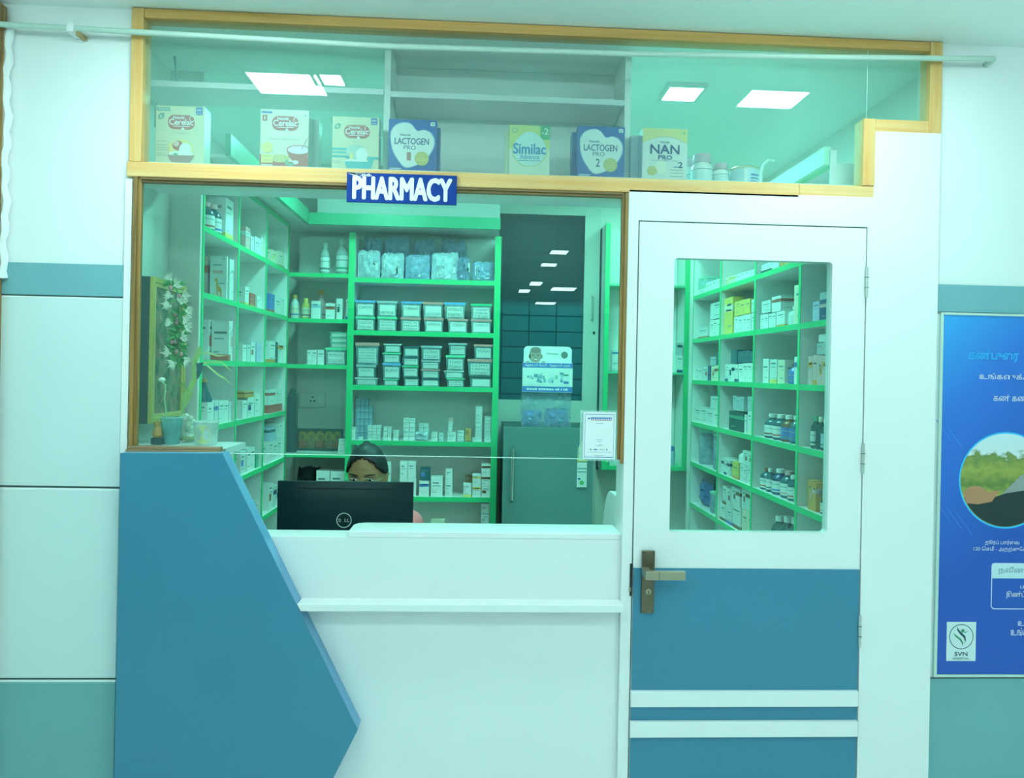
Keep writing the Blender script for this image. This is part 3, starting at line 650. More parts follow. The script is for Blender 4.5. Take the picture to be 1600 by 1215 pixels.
# ================================================================ REAR WALL: dark glazed door, wall cabinet, fridge
dd = sroot('door_2', (.3, YB, 0), 'cream door with large dark glass pane behind the fridge')
YD = YB-.03
cream = mat((.62, .68, .60), .5, var=.03, name='cream_paint')
q0, q1, q2 = X_(778, 500, YD), X_(911.5, 500, YD), X_(935.5, 500, YD); qz = Z_(850, 625, YD); qt = Z_(850, 335, YD)
MB().box(q1, q2, YD, YB-.001, .01, Z_(850, 322, YD), cream).build('door_stile', dd); MB().box(q0, q1-.0005, YD, YB-.001, .01, qz, cream).build('door_panel', dd); MB().box(q0, q1-.0005, YD, YB-.001, qt, Z_(850, 322, YD), cream).build('door_rail', dd)
def dark_pane():  # reflections and room beyond are painted into the pane as a dark tile grid
    m = bpy.data.materials.new('dark_glass'); t, N, L = nodes(m)
    out = N.new('ShaderNodeOutputMaterial'); p = N.new('ShaderNodeBsdfPrincipled'); p.inputs['Roughness'].default_value = .35; p.inputs['Specular IOR Level'].default_value = .15; L.new(p.outputs[0], out.inputs[0])
    tc = N.new('ShaderNodeTexCoord'); mp = N.new('ShaderNodeMapping'); mp.inputs['Rotation'].default_value = (math.pi/2, 0, 0); L.new(tc.outputs['Object'], mp.inputs[0])
    br = N.new('ShaderNodeTexBrick'); L.new(mp.outputs[0], br.inputs[0]); br.offset = .0; br.inputs['Scale'].default_value = 1
    br.inputs['Brick Width'].default_value = .16; br.inputs['Row Height'].default_value = .092; br.inputs['Mortar Size'].default_value = .004
    br.inputs['Color1'].default_value = (.03, .135, .17, 1); br.inputs['Color2'].default_value = (.022, .11, .145, 1); br.inputs['Mortar'].default_value = (.006, .035, .05, 1)
    sx = N.new('ShaderNodeSeparateXYZ'); L.new(tc.outputs['Object'], sx.inputs[0]); mr = N.new('ShaderNodeMapRange'); L.new(sx.outputs[2], mr.inputs[0])
    mr.inputs[1].default_value = 1.98; mr.inputs[2].default_value = 2.02; mr.inputs[3].default_value = 0; mr.inputs[4].default_value = .85
    mx = N.new('ShaderNodeMix'); mx.data_type = 'RGBA'; L.new(mr.outputs[0], mx.inputs[0]); L.new(br.outputs[0], mx.inputs[6]); mx.inputs[7].default_value = (.003, .03, .04, 1)
    L.new(mx.outputs[2], p.inputs['Base Color']); return m
MB().box(q0, q1-.0005, YD+.012, YD+.018, qz+.0005, qt-.0005, dark_pane()).build('door_pane', dd)
hx = X_(925, 480, YD); h0, h1 = Z_(925, 499, YD), Z_(925, 463, YD)
MB().tube([(hx, YD, h0), (hx, YD-.03, h0+.004), (hx, YD-.03, h1-.004), (hx, YD, h1)], .006, mat((.5, .55, .42), .3, metal=.6, name='pull_metal')).build('handle', dd, smooth=True)
MB().oval(X_(928, 520, YD), Z_(928, 520, YD), .008, .01, YD-.001, black, 14).build('keyhole', dd)

wc = thing('wall_cabinet', 'narrow green framed wall cabinet with glass shelves beside the dark door', 'cabinet', (.95, YBK+.15, 1.05))
YW = 4.30
w0, w1 = X_(948, 500, YW), X_(1074, 500, YW); wzb, wzt = Z_(960, 734, YW), 2.45
for x in (w0, w1): MB().box(x-.013, x+.013, YW, YW+.02, wzb, wzt, green).box(x-.01, x+.01, YW+.0205, YB-.001, wzb, wzt, shelfw).build('upright', wc)
for y in (443, 580): zz = Z_(960, y, YW); MB().box(w0+.0135, w1-.0135, YW+.004, YB-.0125, zz-.012, zz, mat((.10, .58, .32), .4, name='green_edging')).build('shelf', wc)
MB().box(w0+.0135, w1-.0135, YW, YB-.001, wzb, wzb+.022, green).build('cabinet_floor', wc); MB().box(w0+.0135, w1-.0135, YB-.012, YB-.001, wzb+.0225, wzt, shelfw).build('back_panel', wc)
o = MB().box(X_(937.5, 500, YB), w0-.0135, YB-.05, YB-.001, wzb-.02, 2.45, mat((.03, .08, .10), .4, name='dark_recess')).build('trim_4'); struct(o)  # plain dark strip between the door stile and the wall cabinet

fy = 3.93
f0, f1 = X_(786, 740, fy), X_(927, 740, fy); fzt = Z_(855, 668, fy)
fridge = thing('refrigerator', 'single-door grey steel refrigerator with chrome bar handle', 'fridge', ((f0+f1)/2, fy+.25, 0))
fg = mat((.15, .30, .29), .4, metal=.2, var=.04, scale=3, name='grey_steel'); fd = mat((.02, .07, .08), .45, name='fridge_side')
MB().box(f0+.003, f1-.003, fy+.045, YD-.02, .04, fzt-.003, fd).build('cabinet_body', fridge, bevel=.006)
pts = [(f0, fy+.04)]+[(f0+(f1-f0)*k/12, fy+.012-.012*math.sin(math.pi*k/12)) for k in range(13)]+[(f1, fy+.04)]
dr = MB().prism(pts, .09, fzt, fg, ax='z').build('door', fridge, smooth=True, bevel=.004)
MB().box(f0+.02, f1-.02, fy+.05, fy+.3, 0, .0395, fd).build('plinth', fridge)
chrome = mat((.75, .78, .76), .12, metal=1., var=0, name='chrome')
hx = X_(801, 740, fy-.03); h0, h1 = Z_(801, 783, fy-.03), Z_(801, 699, fy-.03)
MB().tube([(hx, fy+.006, h0), (hx, fy-.035, h0+.006), (hx, fy-.035, h1-.006), (hx, fy+.006, h1)], .010, chrome, 12).build('handle', dr, smooth=True)
stx = [X_(x, 740, fy-.002) for x in (901.5, 917)]
b = MB(); sv = mat((.75, .80, .78), .4, var=0, name='sticker_white')
def zf(y): return Z_(909, y, fy-.002)
ys = fy-.0005
b.rect(*stx, zf(761), zf(722), ys, sv); b.rect(stx[0]+.002, stx[1]-.002, zf(733), zf(731), ys-.0004, grey_ink); b.rect(stx[0]+.004, stx[1]-.004, zf(738), zf(736), ys-.0004, grey_ink)
b.oval((stx[0]+stx[1])/2, zf(754), .012, .012, ys-.0004, mat((.1, .5, .15), .4, name='leaf_green'), 12); b.oval(stx[0]+.012, zf(748), .008, .005, ys-.0004, blue_ink, 10)
b.flat([(stx[0], zf(720)), (stx[1], zf(720)), (stx[1]-.004, zf(700)), ((stx[0]+stx[1])/2, zf(688)), (stx[0]+.002, zf(700))], ys, mat((.62, .66, .45), .4, name='sticker_olive')); b.rect(stx[0], stx[1], zf(721), zf(716), ys-.0004, mat((.7, .6, .2), .4, name='sticker_yellow'))
b.build('energy_sticker', dr)

# carton display standing on the fridge
cy = fy+.05
def DX(x): return X_(x, 600, cy)
def DZ(y): return Z_(855, y, cy)
ds = thing('display_stand', 'cardboard baby-care counter display with smiling baby header on the fridge', 'display stand', (DX(855), cy+.05, fzt))
hw = mat((.85, .88, .86), .45, var=.01, name='card_white'); bb = mat((.10, .22, .62), .45, var=0, name='band_blue')
MB().prism(rrect(DX(817.5), DX(892.5), DZ(572), DZ(541), .022, corners='0011'), cy, cy+.003, hw).build('header_card', ds)
b = MB(); y1 = cy-.001
skin1 = mat((.42, .34, .28), .5, var=.1, name='print_skin'); skin2 = mat((.28, .22, .20), .5, name='print_shadow')
b.oval(DX(835.5), DZ(555.5), (DX(845)-DX(826))/2, (DZ(542)-DZ(568))/2, y1, skin1, 24); b.oval(DX(827), DZ(557), .006, .010, y1, skin1, 12); b.oval(DX(845.5), DZ(557), .006, .010, y1, skin1, 12)
b.oval(DX(836), DZ(547), .028, .016, y1-.0003, skin2, 20)
for x in (832, 840): b.oval(DX(x), DZ(555), .0045, .0025, y1-.0006, black, 10)
b.oval(DX(836), DZ(559), .004, .003, y1-.0006, skin2, 10); b.oval(DX(836), DZ(562.5), .010, .0055, y1-.0006, red_ink, 12); b.rect(DX(834), DX(838.5), DZ(562.6), DZ(561), y1-.0009, ink)
for x in (824, 848.5): b.oval(DX(x), DZ(566), .011, .006, y1-.0006, skin1, 12)
b.build('baby_picture', ds)
b = MB(); b.text('Himalaya', DX(853), DX(872), DZ(554.5), DZ(550.5), y1, grey_ink, .01); b.oval(DX(881), DZ(554), .018, .018, y1, mat((.15, .22, .2), .5, name='seal'), 20); b.build('header_lettering', ds)
MB().box(DX(816), DX(894), cy-.012, cy-.0005, DZ(612.5), DZ(566.5), hw).build('front_card', ds)
b = MB(); y2 = cy-.0125
b.rect(DX(816), DX(894), DZ(574.5), DZ(567), y2, bb); b.rect(DX(816), DX(894), DZ(612), DZ(603.5), y2, bb)
b.text('ேஹப்பி ேபபி - ேஹப்பி மதர்', DX(820), DX(890), DZ(573.3), DZ(568.5), y2-.0004, ink, .01); r4 = random.Random(9); xx = 823
while xx < 887:
    w4 = r4.uniform(1.5, 4.0); b.rect(DX(xx), DX(min(xx+w4, 888)), DZ(609.3), DZ(606.2+r4.uniform(0, .6)), y2-.0004, ink); xx += w4+r4.choice((.7, .7, .7, 2.5))
pal = [(.25, .45, .55), (.5, .7, .68), (.2, .35, .5), (.6, .65, .8), (.3, .55, .45), (.15, .2, .45)]
r3 = random.Random(5)
for k in range(26):
    x = 822+r3.random()*56; y = 581+r3.random()*15; b.rect(DX(x), DX(x+r3.uniform(3, 8)), DZ(y+r3.uniform(2, 6)), DZ(y), y2-.0002-k*.00002, mat(r3.choice(pal), .5, var=0, name='print_ink'))
b.rect(DX(879), DX(889), DZ(601), DZ(587), y2-.001, hw); b.rect(DX(880), DX(888), DZ(599), DZ(595), y2-.0013, bb); b.rect(DX(880.5), DX(887.5), DZ(586.5), DZ(584.5), y2-.001, mat((.05, .2, .15), .5, name='cap_green')); b.rect(DX(821), DX(842), DZ(601), DZ(597), y2-.001, hw)
b.build('front_print', ds)
clr = plastic((.45, .60, .72), .35)
MB().box(DX(816), DX(893), cy+.0035, cy+.10, fzt+.001, DZ(614), clr).build('clear_bin', ds)
def bag_mesh(c, w, h, dpt, seed, m, m2=None):
    """a crumpled plastic bag: rounded box with wrinkles"""
    rr_ = random.Random(seed); b = MB(); nx, nz = 10, 10; vs = []; fs = []
    for side in (0, 1):
        for j in range(nz+1):
            for i in range(nx+1):
                u, v = i/nx*2-1, j/nz*2-1
                bul = max(0, (1-abs(u)**3)*(1-abs(v)**4)); wr = 1+.38*rr_.uniform(-1, .7)
                pinch = 1-.11*max(0, v)**5-.04*max(0, -v)**6+.05*rr_.uniform(-1, .6)*(abs(u) > .95 or v > .95)
                vs.append((c[0]+u*w/2*pinch, c[1]+(-1 if side == 0 else 1)*dpt/2*bul*wr, c[2]+(v+1)*h/2+(.06*h*rr_.uniform(-1, .5) if j == nz else 0)))
    n = (nx+1)*(nz+1)
    for j in range(nz):
        for i in range(nx):
            a = j*(nx+1)+i; fs.append((a, a+1, a+nx+2, a+nx+1)); fs.append((n+a, n+a+nx+1, n+a+nx+2, n+a+1))
    ring = [i for i in range(nx+1)]+[j*(nx+1)+nx for j in range(1, nz+1)]+[nz*(nx+1)+i for i in range(nx-1, -1, -1)]+[j*(nx+1) for j in range(nz-1, 0, -1)]
    for k in range(len(ring)):
        p, q = ring[k], ring[(k+1) % len(ring)]; fs.append((p, p+n, q+n, q))
    return b.add(vs, fs, m)
for k, (xa, xb, ya, yb, lab) in enumerate(((817, 850, 641, 661, 'blue plastic packet with pale tubes, in the clear bin under the display header'), (852, 892, 637, 664, 'crumpled clear blue packet, second in the clear bin on the fridge'))):
    t = bag_mesh((DX((xa+xb)/2), cy+.05, fzt+.003), (DX(xb)-DX(xa))*.92, DZ(ya)-fzt-.004, .06, 40+k, plastic((.22, .32, .75), .75)).build('plastic_packet', smooth=True)
    tag(t, lab, 'packet', 'packets in the display bin')
# ================================================================ CARTONS ON THE LOFT BOARD (infant food)
def ell(b, cx, cz, rx, rz, y, m, n=28): b.oval(cx, cz, rx, rz, y, m, n)
def food_box(x0, x1, yt, ydep, label, body, side, draw, yaw=0, ztop=None, Y=2.475, back=None):
    X0, X1, Z1 = X_(x0, 225, Y), X_(x1, 225, Y), Z_((x0+x1)/2, yt, Y); Z0 = PLAT+.0008
    cxm = (X0+X1)/2
    root = thing('food_carton', label, 'carton', (cxm, Y, Z0), 'infant food cartons on the loft board')
    b = MB(); b.box(X0, X1, Y, Y+ydep, Z0, Z1, side); b.v = b.v; b.box(X0+.0002, X1-.0002, Y-.0004, Y+.001, Z0, Z1, body); b.build('carton_body', root)
    W, H = X1-X0, Z1-Z0; pb = MB(); y = Y-.0012
    U = lambda u: X0+W*u
    V = lambda v: Z0+H*v
    draw(pb, U, V, W, H, y); pb.build('front_print', root)
    if back:
        bx, by = back; Zb = Z1-H*by
        o = MB().box(X0+bx, X1+bx-.004, Y+ydep+.003, Y+2*ydep, Z0, Zb, side).build('food_carton'); tag(o, 'plain carton tucked close behind the ' + ' '.join(label.split()[:7]), 'carton', 'infant food cartons on the loft board')
    return root
cream_b = mat((.72, .66, .46), .4, var=.02, name='cream_card'); cream_s = mat((.55, .52, .40), .4, var=.03, name='cream_side'); maroon = mat((.50, .085, .075), .5, var=.06, name='maroon_ink')
pinkw = mat((.78, .72, .60), .4, var=.02, name='ivory_card'); yel = mat((.88, .70, .25), .45, var=.04, name='yellow_ink'); teal_i = mat((.05, .45, .48), .45, var=.05, name='turquoise_ink')
navy_t = mat((.008, .045, .22), .4, var=0, name='navy_ink'); roy = mat((.012, .075, .40), .35, var=.05, name='royal_blue_card'); gold = mat((.62, .55, .18), .4, var=.1, name='gold_ink'); gcard = mat((.70, .72, .22), .4, var=.05, name='lime_card'); leafg = mat((.05, .42, .16), .4, var=0, name='green_ink'); grn_d = mat((.18, .36, .26), .5, var=0, name='leaf_ink'); greyt = mat((.45, .42, .4), .5, var=0, name='taupe_ink'); whitei = mat((.84, .84, .84), .4, var=.01, name='white_print')
def cerelac(kind):
    def draw(b, U, V, W, H, y):
        dy = .0003
        cx, cz = (.53, .73) if kind != 'apple_cherry' else (.52, .77)
        b.prism(rrect(U(cx-.28), U(cx+.27), V(cz-.125), V(cz+.12), W*.13), y-dy, y, maroon)
        b.text('Nestlé', U(cx-.17), U(cx+.06), V(cz+.05), V(cz+.10), y-3*dy, whitei, .03)
        b.text('Cerelac', U(cx-.25), U(cx+.24), V(cz-.05), V(cz+.05), y-3*dy, whitei, .03)
        b.rect(U(cx-.17), U(cx+.17), V(cz-.078), V(cz-.068), y-3*dy, whitei); b.oval(U(cx+.03), V(cz-.115), W*.03, W*.03, y-3*dy, whitei, 12)
        b.ring(U(cx+.22), V(cz+.06), W*.05, W*.062, y-3*dy, whitei, 20)
        t = {'apple': 'Wheat Apple', 'apple_cherry': 'Wheat Apple Cherry', 'rice': 'Rice'}[kind]
        wd = {'apple': .16, 'apple_cherry': .34, 'rice': .06}[kind]
        zz = .52 if kind != 'apple_cherry' else .48
        b.text(t, U(.5-wd), U(.5+wd), V(zz), V(zz+.04), y-dy, greyt)
        if kind == 'apple':
            b.rect(U(.02), U(.29), V(.91), V(.975), y-dy, grn_d); b.text('300g pack', U(.05), U(.27), V(.925), V(.96), y-2*dy, whitei)
        if kind != 'apple_cherry':
            b.flat([(U(.05), V(.77)), (U(.05), V(.83)), (U(.10), V(.875)), (U(.18), V(.875)), (U(.17), V(.80)), (U(.12), V(.765))], y-dy, grn_d); b.text('6', U(.09), U(.13), V(.79), V(.85), y-2*dy, whitei)
            b.prism(rrect(U(.82), U(.96), V(.86), V(.99), W*.03), y-dy, y, blue_ink); b.text('NEW', U(.84), U(.94), V(.925), V(.955), y-3*dy, whitei, .03); b.text('PACK', U(.84), U(.94), V(.875), V(.90), y-3*dy, whitei)
        else:
            b.rect(U(.02), U(.24), V(.93), V(.965), y-dy, blue_ink); b.rect(U(.04), U(.14), V(.80), V(.90), y-dy, maroon); b.text('8', U(.07), U(.11), V(.82), V(.88), y-2*dy, whitei)
            b.oval(U(.93), V(.91), W*.015, W*.015, y-dy, blue_ink, 10)
        if kind == 'apple':
            b.oval(U(.52), V(.27), W*.27, H*.16, y-dy, yel, 28); b.oval(U(.46), V(.33), W*.11, H*.085, y-2*dy, maroon, 20); b.oval(U(.43), V(.36), W*.06, H*.05, y-2.5*dy, mat((.75, .5, .45), .5, name='apple_ink'), 16)
            b.oval(U(.62), V(.26), W*.13, H*.12, y-3*dy, whitei, 20); b.oval(U(.53), V(.19), W*.25, H*.05, y-3.5*dy, whitei, 24); b.oval(U(.42), V(.18), W*.05, H*.02, y-3.8*dy, leafg, 10)
            b.flat([(U(.25), V(.165)), (U(.81), V(.165)), (U(.74), V(.07)), (U(.66), V(.01)), (U(.40), V(.01)), (U(.31), V(.07))], y-4*dy, mat((.40, .20, .18), .5, name='bowl_ink'))
            for v, w_ in ((.39, .2), (.33, .22), (.28, .26), (.245, .27), (.18, .12), (.15, .2)): b.rect(U(.03), U(.03+w_), V(v), V(v+.012), y-dy, greyt)
        if kind == 'apple_cherry':
            b.flat([(U(0), V(0)), (U(1), V(0)), (U(1), V(.20)), (U(.75), V(.12)), (U(.35), V(.10)), (U(.12), V(.22)), (U(0), V(.24))], y-dy, maroon)
            b.oval(U(.42), V(.17), W*.2, H*.07, y-2*dy, mat((.65, .55, .25), .6, var=.3, scale=120, name='grain_ink'), 20)
            b.oval(U(.80), V(.32), W*.235, H*.09, y-2*dy, maroon, 28) if False else None
            pts = [(U(.80-.25*math.cos(a)), V(.32+.085*math.sin(a))) for a in [math.pi*k/14 for k in range(15)]]+[(U(.99), V(.2)), (U(.86), V(.12)), (U(.70), V(.12)), (U(.60), V(.2))]
            pts = [(min(p[0], U(.998)), p[1]) for p in pts]; b.flat(pts, y-3*dy, maroon)
            pts = [(min(U(.80+.225*math.cos(a)), U(.995)), V(.32+.068*math.sin(a))) for a in [2*math.pi*k/26 for k in range(26)]]; b.flat(pts, y-4*dy, whitei)
            b.flat([(U(.84), V(.32)), (U(.87), V(.33)), (U(.995), V(.52)), (U(.97), V(.52))], y-5*dy, mat((.45, .3, .35), .4, name='spoon_ink'))
            b.oval(U(.15), V(.35), W*.115, W*.115, y-4*dy, yel, 24); b.text('NUTRI', U(.08), U(.22), V(.335), V(.365), y-5*dy, gold); b.rect(U(.03), U(.27), V(.09), V(.23), y-4*dy, yel)
            for v in (.19, .12): b.rect(U(.06), U(.24), V(v), V(v+.02), y-5*dy, gold)
            b.oval(U(.56), V(.10), W*.04, H*.05, y-4*dy, grn_d, 12); b.oval(U(.64), V(.07), W*.06, H*.03, y-4*dy, grn_d, 12); b.oval(U(.74), V(.11), W*.06, H*.035, y-4*dy, whitei, 12)
            for v in (.05, .03): b.rect(U(.03), U(.27), V(v), V(v+.012), y-4*dy, whitei)
        if kind == 'rice':
            for v in (.40, .335, .26): b.rect(U(.0), U(.34), V(v-.02), V(v+.02), y-dy, teal_i)
            b.rect(U(.30), U(1), V(.22), V(.27), y-dy, teal_i)
            b.oval(U(.52), V(.36), W*.22, H*.13, y-2*dy, mat((.45, .62, .55), .5, var=.2, scale=60, name='grain_bowl'), 24); b.oval(U(.42), V(.26), W*.04, H*.09, y-2.5*dy, yel, 16)
            b.oval(U(.64), V(.30), W*.13, H*.13, y-3*dy, whitei, 20); b.oval(U(.52), V(.175), W*.25, H*.045, y-3.5*dy, whitei, 24)
            b.flat([(U(.27), V(.17)), (U(.77), V(.17)), (U(.72), V(.01)), (U(.33), V(.01))], y-4*dy, teal_i); b.flat([(U(.77), V(.17)), (U(.80), V(.28)), (U(.9), V(.25)), (U(.86), V(.08)), (U(.78), V(.01)), (U(.70), V(.01))], y-1.5*dy, teal_i)
            for v in (.16, .135): b.rect(U(.04), U(.2), V(v), V(v+.01), y-dy, greyt)
    return draw
def lacto(num, colr):
    def draw(b, U, V, W, H, y):
        dy = .0003; pts = []
        hp_ = [(.055,.64),(.07,.77),(.165,.88),(.33,.93),(.47,.90),(.59,.785),(.73,.805),(.87,.75),(.945,.61),(.91,.445),(.76,.25),(.545,.14),(.345,.115),(.18,.285),(.09,.445)]
        for k in range(len(hp_)):      # heart outline, smoothed
            p0, p1, p2, p3 = (hp_[(k+q) % len(hp_)] for q in (-1, 0, 1, 2))
            for t in (0, .25, .5, .75):
                f = lambda a, b_, c_, d_: .5*(2*b_+(c_-a)*t+(2*a-5*b_+4*c_-d_)*t*t+(3*b_-a-3*c_+d_)*t**3)
                pts.append((U(f(p0[0], p1[0], p2[0], p3[0])), V(f(p0[1], p1[1], p2[1], p3[1]))))
        big = [(U(.5)+(p[0]-U(.5))*1.045, V(.52)+(p[1]-V(.52))*1.045) for p in pts]
        cl = lambda L: [(min(max(p[0], U(.02)), U(.98)), min(max(p[1], V(.05)), V(.96))) for p in L]
        b.flat(cl(big), y-dy, mat((.45, .6, .75), .4, var=0, name='halo_ink')); b.flat(cl(pts), y-2*dy, whitei)
        b.text('Nestlé', U(.24), U(.46), V(.685), V(.73), y-3*dy, navy_t, .02); b.text('LACTOGEN', U(.13), U(.84), V(.53), V(.65), y-3*dy, navy_t, .02); b.text('PRO', U(.32), U(.57), V(.43), V(.51), y-3*dy, navy_t)
        b.text(num, U(.39), U(.47), V(.23), V(.38), y-3*dy, colr, .02)
        b.oval(U(.70), V(.27), W*.15, W*.15, y-4*dy, gold, 20); b.rect(U(.60), U(.81), V(.255), V(.27), y-5*dy, yel); b.rect(U(.60), U(.81), V(.22), V(.235), y-5*dy, yel)
        b.rect(U(.87), U(.96), V(.89), V(.96), y-dy, whitei); b.oval(U(.915), V(.925), W*.02, W*.02, y-2*dy, leafg, 10)
        for u0, u1, v in ((.03, .28, .065), (.03, .25, .035), (.70, .95, .03)): b.rect(U(u0), U(u1), V(v), V(v+.015), y-dy, whitei)
    return draw
def similac(b, U, V, W, H, y):
    dy = .0003
    b.rect(U(0), U(1), V(.55), V(1), y-dy, gcard); b.rect(U(.76), U(1), V(.73), V(1), y-2*dy, leafg); b.text('2', U(.86), U(.96), V(.83), V(.95), y-3*dy, whitei, .03); b.rect(U(.80), U(.84), V(.84), V(.87), y-3*dy, whitei)
    b.ring(U(.13), V(.90), W*.045, W*.07, y-2*dy, mat((.4, .5, .45), .4, name='badge_ink'), 20)
    pts = [(U(.5+.42*math.sin(a)*(1-.25*max(0, math.cos(a))**2)), V(.52+.36*math.cos(a)*(1.0 if math.cos(a) > 0 else .88))) for a in [2*math.pi*k/44 for k in range(44)]]
    b.flat([(U(.5)+(p[0]-U(.5))*1.05, V(.52)+(p[1]-V(.52))*1.05) for p in pts], y-2*dy, gcard); b.flat(pts, y-3*dy, mat((.66, .86, .84), .4, name='pale_drop'))
    b.text('Similac', U(.10), U(.90), V(.44), V(.64), y-4*dy, mat((.03, .22, .55), .4, var=0, name='mid_blue'), .035); b.text('Advance', U(.26), U(.74), V(.34), V(.43), y-4*dy, mat((.03, .25, .6), .4, var=0, name='mid_blue2'), .01)
    b.rect(U(.22), U(.78), V(.305), V(.315), y-4*dy, blue_ink); b.rect(U(.2), U(.8), V(.03), V(.04), y-dy, greyt)
def nan_pro(b, U, V, W, H, y):
    dy = .0003
    pts = [(U(0), V(1)), (U(1), V(1)), (U(1), V(.72))]+[(U(1-k/12), V(.72+.13*math.sin(math.pi*k/12))) for k in range(1, 12)]+[(U(0), V(.72))]
    b.flat(pts, y-dy, mat((.80, .68, .28), .4, var=.05, name='gold_card'))
    b.text('Nestlé', U(.39), U(.60), V(.725), V(.76), y-2*dy, navy_t, .01); b.text('NAN', U(.18), U(.82), V(.52), V(.69), y-2*dy, navy_t, .03); b.text('PRO', U(.36), U(.66), V(.41), V(.49), y-2*dy, navy_t, .04)
    b.rect(U(.2), U(.8), V(.385), V(.39), y-dy, blue_ink); b.text('2', U(.80), U(.90), V(.26), V(.37), y-2*dy, navy_t, .03); b.rect(U(.70), U(.78), V(.265), V(.28), y-dy, blue_ink)
    b.oval(U(.22), V(.19), W*.11, W*.10, y-dy, gold, 20); b.oval(U(.42), V(.26), W*.12, H*.13, y-.7*dy, mat((.86, .86, .72), .4, name='pale_ball'), 20)
    for v in (.21, .15, .09): b.rect(U(.62), U(.92), V(v), V(v+.012), y-dy, greyt)
    b.oval(U(.92), V(.92), W*.025, W*.025, y-2*dy, leafg, 10)
    b.flat([(U(.6), V(0)), (U(1), V(0)), (U(1), V(.04))], y-dy, blue_ink)
food_box(243, 319, 166, .055, 'cream cereal carton with maroon bowl, first on the loft board from the tiled wall', cream_b, cream_s, cerelac('apple'))
food_box(406.5, 482, 171.5, .06, 'ivory cereal carton with cherry bowl and yellow seal', pinkw, mat((.38, .48, .44), .4, var=.1, name='grey_side'), cerelac('apple_cherry'), back=(.022, .04))
food_box(519, 592, 183, .05, 'cream cereal carton with turquoise rice bowl', cream_b, cream_s, cerelac('rice'))
food_box(607, 682, 187, .055, 'royal blue formula carton numbered 1 with white heart', roy, roy, lacto('1', mat((.5, .18, .15), .4, var=0, name='rust_ink')), back=(.012, .03))
food_box(796, 859, 196, .055, 'lime and white formula carton with pale blue drop emblem', mat((.86, .86, .70), .4, var=.03, name='pale_card'), mat((.8, .82, .6), .4, name='pale_card_side'), similac, back=(-.012, .03))
food_box(903, 976, 197.5, .055, 'royal blue formula carton numbered 2 with white heart', roy, roy, lacto('2', navy_t), back=(-.012, .02))
food_box(1004, 1074, 201, .06, 'white and gold formula carton lettered NAN', mat((.78, .78, .74), .4, var=.01, name='white_card'), mat((.7, .8, .85), .4, name='bluish_side'), nan_pro, back=(-.026, .03))
# jars and tin beside them
def jar_pill(px0, px1, py0, Y, label):
    c = (X_((px0+px1)/2, 270, Y), Y+.03); r = (X_(px1, 270, Y)-X_(px0, 270, Y))/2; zt = Z_((px0+px1)/2, py0, Y); z0 = PLAT+.0005; h = zt-z0
    t = thing('supplement_jar', label, 'jar', (c[0], c[1], z0), 'jars on the loft board'); w_ = mat((.86, .88, .86), .3, var=.01, name='white_plastic')
    MB().lathe([(r*.96, z0), (r, z0+.01), (r, z0+h*.55), (r*.92, z0+h*.66), (r*.70, z0+h*.74), (r*.68, z0+h*.76)], *c, w_, 22).build('jar_body', t, smooth=True)
    MB().lathe([(r*.80, z0+h*.745), (r*.84, z0+h*.77), (r*.84, z0+h*.97), (r*.78, zt)], *c, mat((.62, .45, .52), .4, var=.05, name='mauve_lid'), 22).build('lid', t, smooth=True)
    MB().lathe([(r*1.01, z0+h*.06), (r*1.01, z0+h*.48)], *c, mat((.66, .78, .78), .4, var=.12, scale=40, name='jar_label'), 22, cap=False).build('label', t, smooth=True)
    MB().lathe([(r*1.02, z0+h*.50), (r*1.02, z0+h*.53)], *c, grey_ink, 22, cap=False).build('label_line', t, smooth=True)
jar_pill(1074, 1096, 245, 2.60, 'white plastic jar with mauve lid, half hidden behind the gold and white carton')
jar_pill(1084, 1117, 238.5, 2.52, 'tallest white plastic jar with mauve lid on the loft board')
jar_pill(1117, 1143, 252.5, 2.52, 'shorter white plastic jar with mauve lid beside the blue tin')
c = (X_(1170, 270, 2.50), 2.54); r = (X_(1193, 270, 2.5)-X_(1148, 270, 2.5))/2; zt = Z_(1170, 259, 2.5)
t = thing('formula_tin', 'squat pale blue formula tin with gold rim on the loft board', 'tin', (c[0], c[1], PLAT))
MB().lathe([(r, PLAT+.0005), (r, zt-.008)], *c, mat((.50, .68, .75), .3, var=.1, scale=25, name='tin_blue'), 28).build('tin_body', t, smooth=True)
MB().lathe([(r*1.02, zt-.0079), (r*1.03, zt-.003), (r*.97, zt), (r*.94, zt-.003)], *c, mat((.55, .5, .28), .3, metal=.6, name='gold_rim'), 28).build('tin_rim', t, smooth=True)
b = MB()
for u, v0, v1, m in ((-.2, .05, .85, whitei), (.35, .5, .6, blue_ink), (.35, .35, .42, blue_ink), (.35, .2, .25, blue_ink)):
    vs = []; w_ = .10 if u < 0 else .28
    for k in range(7):
        a = -math.pi/2+(u+(k/6-.5)*2*w_)*1.25; vs += [(c[0]+r*1.004*math.cos(a), c[1]+r*1.004*math.sin(a), PLAT+(zt-PLAT)*v0), (c[0]+r*1.004*math.cos(a), c[1]+r*1.004*math.sin(a), PLAT+(zt-PLAT)*v1)]
    b.add(vs, [(2*k, 2*k+2, 2*k+3, 2*k+1) for k in range(6)], m)
b.build('tin_print', t)
